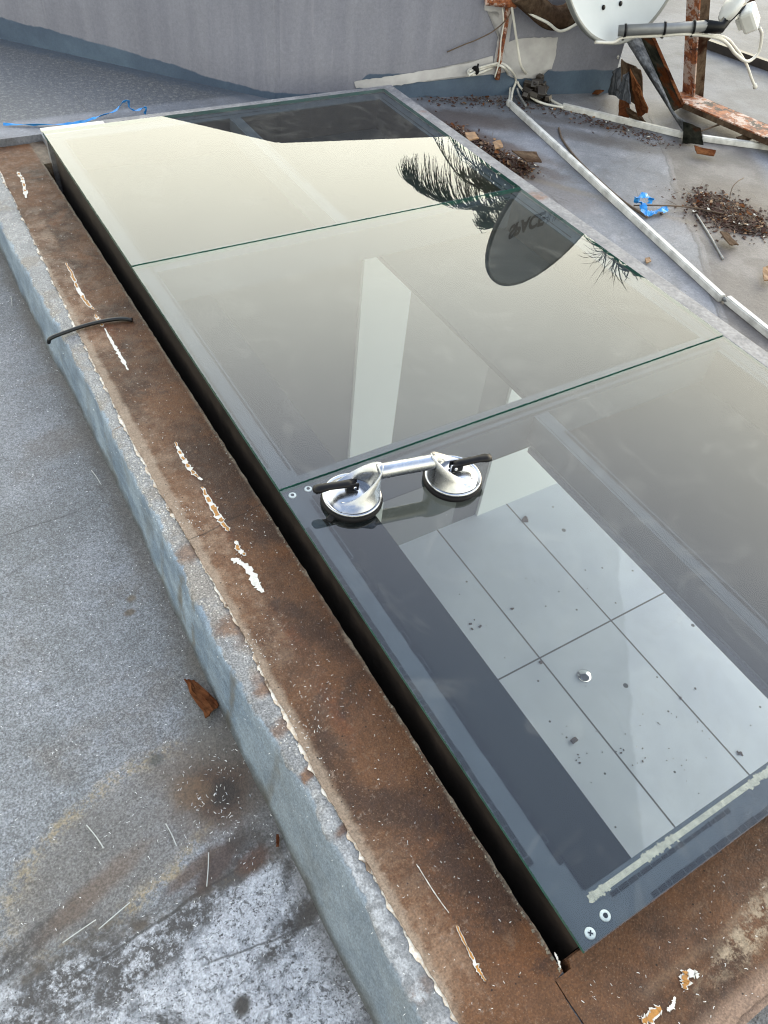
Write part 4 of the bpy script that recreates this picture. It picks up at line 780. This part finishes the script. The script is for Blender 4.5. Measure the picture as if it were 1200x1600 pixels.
# leaf litter
M['flakerust'] = mat_steel('rust_flake_metal', K(112, 68, 46), K(132, 86, 58), K(86, 52, 38))
def litter(name, center_px, ext, n, label, ang=0., seed=0, hump=.02, mould=True):
    r_ = random.Random(seed); b = MB(); c0 = [at(x, y, ZD) for x, y in center_px]
    def spot():
        t = r_.random()*(len(c0)-1); i = int(t); p = lerp(c0[i], c0[min(i+1, len(c0)-1)], t-i); hv = 1 if r_.random() < .85 else 1.8; g0 = r_.gauss(0, .5)*hv; g1 = r_.gauss(0, .5)*hv
        return p+Vector((g0*ext, g1*ext, 0)), max(0, 1-(g0*g0+g1*g1))
    if mould:
        b.mi = 0
        for k in range(int(n*1.3)):
            p, h = spot(); s_ = r_.uniform(.003, .009); b.box(p+Vector((0, 0, r_.uniform(0, hump)*h+.002)), (s_*1.3, s_*.7, s_*.22), Matrix.Rotation(r_.uniform(0, 3), 3, 'Z') @ Matrix.Rotation(r_.uniform(-.5, .5), 3, 'X'))
    for k in range(n):
        p, h = spot(); b.mi = r_.choice((1, 0, 0, 0, 2, 2, 2, 3)) if r_.random() > .03 else 4; L_ = r_.uniform(.004, .018)*(2 if r_.random() < .08 else 1); wv = L_*r_.uniform(.15, .4)
        if b.mi == 2: L_ *= 3.2; wv = .0011
        Mx = Matrix.Rotation(r_.uniform(0, 6.3), 3, 'Z') @ Matrix.Rotation(r_.uniform(-.6, .6), 3, 'Y') @ Matrix.Rotation(r_.uniform(-.6, .6), 3, 'X'); z = r_.uniform(.3, 1)*hump*h+.004
        q = [Vector((-L_/2, 0, 0)), Vector((-L_*.15, wv, .2*wv)), Vector((L_*.2, wv*.8, .3*wv)), Vector((L_/2, 0, 0)), Vector((L_*.15, -wv, .25*wv)), Vector((-L_*.2, -wv*.8, .2*wv))]
        b.face([p+Vector((0, 0, z))+Mx @ v for v in q])
    return tag(b.build(name, [M['humus'], M['leaf'], M['twig'], M['rustleaf'], M['chip']], recalc=False), label, 'leaf litter', kind='stuff')
M['rustleaf'] = simple('tan_leaf', K(176, 136, 96), .7, va=.35, sc=40)
litter('leaf_litter', [(705, 205), (745, 228), (790, 252), (815, 268)], .05, 1500, 'dry leaves and twigs heaped against the far side of the skylight', seed=3, hump=.02)
litter('leaf_litter', [(1110, 318), (1140, 335), (1165, 350)], .085, 2200, 'round patch of brown leaf litter on the deck right of the blue ribbon', seed=4, hump=.011)
litter('leaf_litter', [(660, 160), (760, 158), (860, 172), (960, 200), (1040, 225)], .06, 300, 'thin scatter of dirt along the foot of the wall', seed=5, hump=.008, mould=True)
scrap('bark_piece', [(800, 236), (838, 238), (846, 254), (822, 252)], (-.05, -.06, -.06, -.05), M['brown'], 'flat piece of pale bark on the leaf heap by the skylight', 'bark', n=4, amp=.004, seed=21)
scrap('bark_piece', [(726, 208), (742, 206), (748, 216), (732, 219)], (-.03, -.03, -.04, -.03), M['rustleaf'], 'pale dry leaf curled on top of the leaf heap', 'leaf', n=3, amp=.006, seed=22)
scrap('dry_leaf', [(770, 222), (782, 219), (786, 230), (774, 233)], (-.04, -.03, -.04, -.04), M['rustleaf'], 'orange-brown leaf in the middle of the leaf heap', 'leaf', n=3, amp=.006, seed=23)
scrap('curled_bark', [(1124, 362), (1134, 364), (1154, 382), (1140, 383)], (-.07, -.08, -.09, -.07), M['brown'], 'curled brown bark strip at the lower edge of the round litter patch', 'bark', n=4, amp=.006, seed=24)
scrap('dry_leaf', [(1192, 418), (1204, 414), (1212, 436), (1194, 438)], (-.08, -.07, -.08, -.08), M['rustleaf'], 'tan dry leaf at the right edge below the litter patch', 'leaf', n=3, amp=.006, seed=25)
scrap('dry_leaf', [(1008, 404), (1015, 402), (1017, 409), (1010, 411)], (-.094, -.09, -.094, -.09), M['rustleaf'], 'tiny tan leaf on the deck between the skylight and the trunking', 'leaf', n=3, amp=.002, seed=26)
scrap('dry_leaf', [(932, 140), (944, 142), (935, 147), (925, 147)], (-.09, -.085, -.09, -.09), M['leaf'], 'small red-brown leaf near the foot of the grey wall', 'leaf', n=3, amp=.003, seed=27)
scrap('rust_flake', [(286, 1063), (303, 1062), (344, 1100), (322, 1122)], (ZF+.006, ZF+.010, ZF+.006, ZF+.012), M['flakerust'], 'curled rust-brown metal flake on the lower floor by the kerb', 'rust flake', n=6, amp=.007, seed=28)
for o_ in [o for o in coll.objects if o.name.startswith('rust_flake')]: pass
scrap('rust_chip', [(431, 1304), (436, 1304), (436, 1322), (432, 1323)], (ZF+.006,)*4, M['flakerust'], 'small orange rust chip at the foot of the kerb', 'rust flake', n=3, amp=.002, seed=29)

# blue plastic
def ribbon(name, pts, wd, label, twist=0., seed=0):
    P = spline(pts, 8); rows = []
    for i, p in enumerate(P):
        t = (P[min(i+1, len(P)-1)]-P[max(i-1, 0)]).normalized(); n = Vector((0, 0, 1)).cross(t).normalized(); a = twist*math.sin(i*.35+seed)+.5*N1(i*.4, seed); v = Matrix.Rotation(a, 3, t) @ n; ww = wd*(.7+.5*abs(N1(i*.31, seed+4))+.2)
        rows.append([p+v*ww*(j/3-.5)+Vector((0, 0, .003*N1(i*.9+j, seed))) for j in range(4)])
    return tag(solid_sheet(name, rows, .0008, M['blue']), label, 'ribbon')
ribbon('blue_strap', [at(5, 194, ZD+.006), at(60, 195, ZD+.006), at(120, 192, ZD+.01), at(160, 180, ZD+.015), at(180, 173, ZD+.02), at(192, 160, ZD+.06), at(200, 157, ZD+.07), at(202, 168, ZD+.03), at(210, 172, ZD+.02), at(218, 171, ZD+.03), at(228, 168, ZD+.04), at(226, 178, ZD+.01)], .009, 'narrow blue plastic strap trailing to a crumpled end behind the skylight', .9, 2)
ribbon('blue_ribbon', [at(x, y, ZD+z) for x, y, z in ((1014, 318, .03), (1018, 310, .05), (1008, 305, .06), (997, 308, .05), (995, 315, .03), (1002, 318, .02), (1006, 325, .015), (1006, 333, .01), (1016, 333, .012), (1026, 330, .014), (1038, 328, .012), (1037, 323, .01))], .022, 'bright blue knotted plastic ribbon lying on the grey deck', .5, 5)

# black cable across the kerb
kc = [at(76, 535, ZL(1.6)-.01), at(80, 528, ZL(1.6)+.004), at(105, 518, ZL(1.6)+.008), at(135, 508, ZL(1.7)+.012), at(165, 501, ZL(1.7)+.012), at(190, 498, ZL(1.7)+.012), at(207, 500, ZL(1.7)+.010)]
b = MB(); b.tube(spline(kc, 8), .0062, 12, flat=.8); tag(b.build('black_cable', M['blackcable']), 'short black cable offcut lying across the kerb', 'cable')
# pale sticks on the lower floor
for (x0, y0, x1, y1, l) in ((135, 1289, 162, 1325, 'pale plastic sliver leftmost on the lower floor'), (259, 1287, 276, 1322, 'pale plastic sliver right of the lichen patch on the lower floor'), (326, 1332, 323, 1385, 'upright-looking pale plastic sliver over the dark rust streak'), (98, 1473, 150, 1437, 'lower of the two pale slivers end to end along the crack'), (154, 1452, 203, 1410, 'upper of the two pale slivers end to end along the crack'), (143, 735, 158, 757, 'short pale sliver far up the lower floor near the kerb foot'), (17, 463, 19, 478, 'tiny pale sliver at the left edge below the far kerb')):
    a, c = at(x0, y0, ZF+.004), at(x1, y1, ZF+.007); mid = (a+c)/2+Vector((.001, .0004, .0)); b = MB(); b.tube(spline([a, mid, c], 4), .0009, 6); tag(b.build('plastic_sliver', M['sliver']), l, 'sliver')
# white shavings
def shavings():
    b = MB(); r_ = random.Random(11)
    def one(p, s_):
        a0 = r_.uniform(0, 6.28); d = Vector((math.cos(a0), math.sin(a0), 0)); n = Vector((-d.y, d.x, 0)); k = r_.uniform(-.9, .9); w0 = r_.uniform(.0003, .0007)*(1+s_*60)
        pts = [p+d*s_*t+n*k*s_*(t*t)+Vector((0, 0, .0006+.001*t*(1-t)*2)) for t in (0, .33, .66, 1)]
        L_ = [b.bm.verts.new(q-n*w0*.5) for q in pts]; R_ = [b.bm.verts.new(q+n*w0*.5+Vector((0, 0, .0004))) for q in pts]
        for i in range(3): b.bm.faces.new((L_[i], L_[i+1], R_[i+1], R_[i]))
    for k in range(1300):
        x = -.24-abs(r_.gauss(0, .28)); y = r_.uniform(-.1, 2.2)
        one(Vector((x, y, ZF+.0005)), r_.uniform(.001, .0045))
    for k in range(95):
        p = at(r_.gauss(340, 28), r_.gauss(1235, 45), ZF); one(Vector((min(p.x, -.245), p.y, ZF+.0006)), r_.uniform(.002, .006))
    for k in range(650):
        x = r_.uniform(-.235, -.02); y = r_.uniform(-.0, 2.6) if r_.random() < .8 else r_.uniform(0, .8)
        one(Vector((x, y, ZL(y)+(.0056 if x > -.165 else .0026 if x > -.185 else .0012))), r_.uniform(.001, .0032))
    for k in range(170):
        x = r_.uniform(-.02, .8); y = r_.uniform(-.155, -.015); one(Vector((x, y, ZL(0)+.0066)), r_.uniform(.001, .0038))
    for (cx, cy, n_, sg) in ((260, 805, 60, 14), (640, 600, 0, 1), (360, 600, 0, 1), (480, 1120, 90, 25), (395, 1020, 60, 14), (300, 810, 30, 12), (395, 820, 25, 14)):
        for k in range(n_):
            p = at(r_.gauss(cx, sg), r_.gauss(cy, sg*1.6), ZL(.6))
            if -.235 < p.x < -.02: one(Vector((p.x, p.y, ZL(p.y)+.0058)), r_.uniform(.001, .004))
    return b
tag(shavings().build('white_shavings', M['shave'], recalc=False), 'tiny white plastic shavings scattered over the kerb and lower floor', 'shavings', kind='stuff')

# ---------------------------------------------------------------- suction lifter
CL = Vector((0.1123, 0.8181, -.0042)); CR_ = Vector((0.3184, 0.7757, -.0042)); MID = (CL+CR_)/2; axis = (CR_-CL).normalized(); angz = math.atan2(axis.y, axis.x); HL = (CR_-CL).length/2
sl_ = tag(empty('suction_lifter', MID, (0, 0, angz)), 'double suction cup glass lifter with polished metal grip and black levers on the near pane', 'glass lifter')
for sgn in (-1, 1):
    cx = sgn*HL; inn = -sgn
    b = MB(); b.lathe([(.0001, .0), (.054, .0), (.0585, .0008), (.0600, .004), (.0595, .0085), (.056, .0125), (.0001, .0125)], (cx, 0, .0003), 56)
    ta = R(215) if sgn < 0 else R(90); b.box((cx+math.cos(ta)*.064, math.sin(ta)*.064, .0045), (.02, .013, .007), Matrix.Rotation(ta, 3, 'Z'), .003)
    pad = b.build('rubber_pad', M['rubber'], sl_)
    b = MB(); b.lathe([(.0001, .0125), (.0555, .0125), (.0568, .015), (.0560, .0180), (.0535, .0185), (.0510, .0165), (.0480, .0175), (.044, .0215), (.036, .0265), (.026, .0300), (.015, .0315), (.0001, .0320)], (cx, 0, .0003), 64)
    # horn: an oblique scoop rising to the grip
    nphi = 40; outer = []; 
    def horn(phi, layer):
        c, s_ = math.cos(phi), math.sin(phi); up = max(0., (.62+c)/1.62)**1.5; H = .0255+.058*up
        if layer == 0: rx, ry, h = .0545, .0500, .0175
        elif layer == 1: rx, ry, h = .0540, .0440, .0215+.008*up
        elif layer == 2: rx, ry, h = .0545, .0370, max(.0235, H*.70)
        elif layer == 3: rx, ry, h = .0565, .0330, H
        elif layer == 4: rx, ry, h = .0545, .0312, H+.0010
        elif layer == 5: rx, ry, h = .0500, .0290, max(.027, H*.62)
        else: rx, ry, h = .036, .0255, .0268
        return Vector((cx+inn*rx*c, ry*s_*(1 if c > -.2 else 1), h+.0003))
    R_ = []
    for l in range(7): R_.append([b.bm.verts.new(horn(-R(126)+R(252)*k/nphi, l)) for k in range(nphi+1)])
    for A, B in zip(R_, R_[1:]):
        for k in range(nphi): f = b.bm.faces.new((A[k], A[k+1], B[k+1], B[k])); f.smooth = True
    hd_ = b.build('cup_head', M['alu'], sl_)
    # lever
    b = MB(); od = sgn; P = [Vector((cx+od*s_, dy, h)) for s_, dy, h in ((-.004, 0, .047), (.012, 0, .049), (.03, 0, .050), (.048, 0, .051), (.064, 0, .050), (.074, 0, .0485), (.0775, 0, .047))]
    b.tube(P, [.0085, .0095, .0088, .0088, .0108, .0095, .0035], 16, flat=.62); b.box((cx+od*.002, .0065, .043), (.024, .004, .018), None, .0015); b.box((cx+od*.002, -.0065, .043), (.024, .004, .018), None, .0015)
    lv = b.build('lever', M['plastic'], sl_, smooth=False)
    b = MB(); b.tube([(cx-od*.002, -.0105, .043), (cx-od*.002, .0105, .043)], .003, 12); b.lathe([(.0001, .03), (.0055, .03), (.005, .046), (.0001, .047)], (cx-od*.004, 0, 0), 16); b.build('pivot_pin', M['chrome'], sl_)
b = MB(); hs = HL-.049; b.tube([(-hs, 0, .0655), (-hs*.9, 0, .0665), (0, 0, .0668), (hs*.9, 0, .0665), (hs, 0, .0655)], [.0160, .0150, .0146, .0150, .0160], 28); b.build('grip_bar', M['alu'], sl_)

# ---------------------------------------------------------------- palm beyond the roof (seen in the glass)
DP = 7.0
def mp(x, y, dd_=0.): return atd(x, y, DP+dd_, True)
crown = mp(905, 268, .3); 
palm = tag(empty('palm_tree', (crown.x, crown.y, -6.0)), 'tall palm beyond the roof, its drooping fronds mirrored in the skylight', 'palm')
b = MB(); b.tube([(crown.x+.25*math.sin((crown.z-z)*.3), crown.y, z) for z in [crown.z-(crown.z+6)*k/14 for k in range(15)]], [.12+.005*k for k in range(15)], 12); keep(b.build('trunk', M['trunkm']), palm)
def frond(pts, ln, droop, n=46, spread=.7, wd=.012, seed=0):
    r_ = random.Random(seed); P = spline(pts, 10); b = MB(); b.tube(P, [.012*(1-.8*i/len(P)) for i in range(len(P))], 5)
    for i in range(n):
        t = .12+.88*i/n; k = min(len(P)-2, int(t*(len(P)-1))); p = P[k]; tg = (P[k+1]-P[k]).normalized(); side = tg.cross(Vector((0, 0, 1))).normalized()
        for s_ in (-1, 1):
            L_ = ln*(math.sin(math.pi*min(1, .15+.85*t)**.9)*.6+.4)*r_.uniform(.75, 1.15); d = (side*s_*r_.uniform(.5, 1)*spread + tg*r_.uniform(.3, .9)).normalized(); q = p.copy(); pr = None; vel = d.copy(); w0 = wd
            wdir = tg*.8+Vector((0, 0, .5)); 
            for j in range(6):
                ww = w0*(1-j/5.2)*.5+.002; cur = (b.bm.verts.new(q-wdir*ww), b.bm.verts.new(q+wdir*ww))
                if pr: b.bm.faces.new((pr[0], pr[1], cur[1], cur[0]))
                pr = cur; q = q+vel*L_/5; vel = (vel+Vector((r_.uniform(-.22, .22), r_.uniform(-.22, .22), -droop*r_.uniform(.35, 1.5)))).normalized()
    return keep(b.build('frond', M['palm'], recalc=False), palm)
frond([crown, mp(800, 322), mp(730, 322), mp(670, 304), mp(636, 282)], .5, .6, 120, .55, wd=.0075, seed=1)
frond([crown, mp(820, 330), mp(775, 350), mp(760, 352)], .40, .45, 80, .9, wd=.008, seed=2)
frond([crown, mp(820, 285, .5), mp(760, 280, .5), mp(722, 275, .5)], .22, .35, 70, .9, wd=.007, seed=3)
frond([crown, mp(840, 300, .2), mp(790, 300, .2), mp(745, 290)], .45, .4, 100, .9, wd=.008, seed=13)
frond([crown, mp(830, 280, .4), mp(790, 268, .4), mp(756, 268, .3)], .24, .25, 70, 1.0, wd=.007, seed=14)
frond([crown, mp(960, 345, -.2), mp(975, 385, -.4), mp(968, 405, -.6)], .40, .22, 44, 1.2, wd=.013, seed=4)
frond([crown, mp(985, 370, -.2), mp(990, 410, -.4), mp(985, 425, -.5)], .34, .3, 26, 1.2, wd=.012, seed=5)
def fan(cpx, rays, wd, seed):
    r_ = random.Random(seed); b = MB(); c = mp(*cpx, -.3); b.tube([crown, c], .012, 5)
    for (x, y) in rays:
        e_ = mp(x, y, r_.uniform(-.5, .1)); sd_ = (e_-c).cross(CF).normalized()*.5+Vector((0, 0, .4)); sag = Vector((r_.uniform(-.05, .05), r_.uniform(-.05, .05), r_.uniform(-.02, .06))); pr = None
        for j in range(7):
            t = j/6; q = c+(e_-c)*t+sag*4*t*(1-t); ww = wd*(1-t)**.6*.5+.0015; cur = (b.bm.verts.new(q-sd_*ww), b.bm.verts.new(q+sd_*ww))
            if pr: b.bm.faces.new((pr[0], pr[1], cur[1], cur[0]))
            pr = cur
    return keep(b.build('frond', M['palm'], recalc=False), palm)
rr = random.Random(9)
def rays(cx, cy, a0, a1, n, l0, l1): return [(cx+math.cos(R(a))*l, cy+math.sin(R(a))*l) for a, l in ((lerp(a0, a1, k/(n-1))+rr.uniform(-5, 5), rr.uniform(l0, l1)) for k in range(n))]
fan((966, 392), rays(966, 392, 75, 215, 26, 38, 68), .020, 1)
fan((948, 388), rays(948, 388, 90, 235, 20, 20, 48), .018, 2)
fan((985, 412), rays(985, 412, 20, 120, 9, 14, 34), .014, 3)
for k, a in enumerate((10, 40, 70, 100, 130, -20, 155)):
    d = Vector((math.cos(R(a)), math.sin(R(a)), 0)); frond([crown, crown+d*.5+Vector((0, 0, .25)), crown+d*1.1+Vector((0, 0, .1)), crown+d*1.6+Vector((0, 0, -.5))], .5, .5, 30, .7, seed=20+k)
# ---------------------------------------------------------------- groups of look-alikes
for o in coll.objects:
    if o.parent or 'label' not in o: continue
    n_ = o.name.split('.')[0]
    g_n = {'metal_scrap': 'metal scraps around the dish support', 'cable': 'white cables at the wall foot', 'wire': 'thin wires on the wall', 'cable_tie': 'cable ties', 'cable_trunking': 'white trunking on the deck', 'dry_leaf': 'single dry leaves', 'plastic_sliver': 'pale slivers on the lower floor', 'leaf_litter': 'drifts of leaf litter', 'bark_piece': 'bark pieces', 'twig': 'twigs by the litter'}.get(n_)
    if g_n and o.get('kind') != 'stuff': o['group'] = g_n
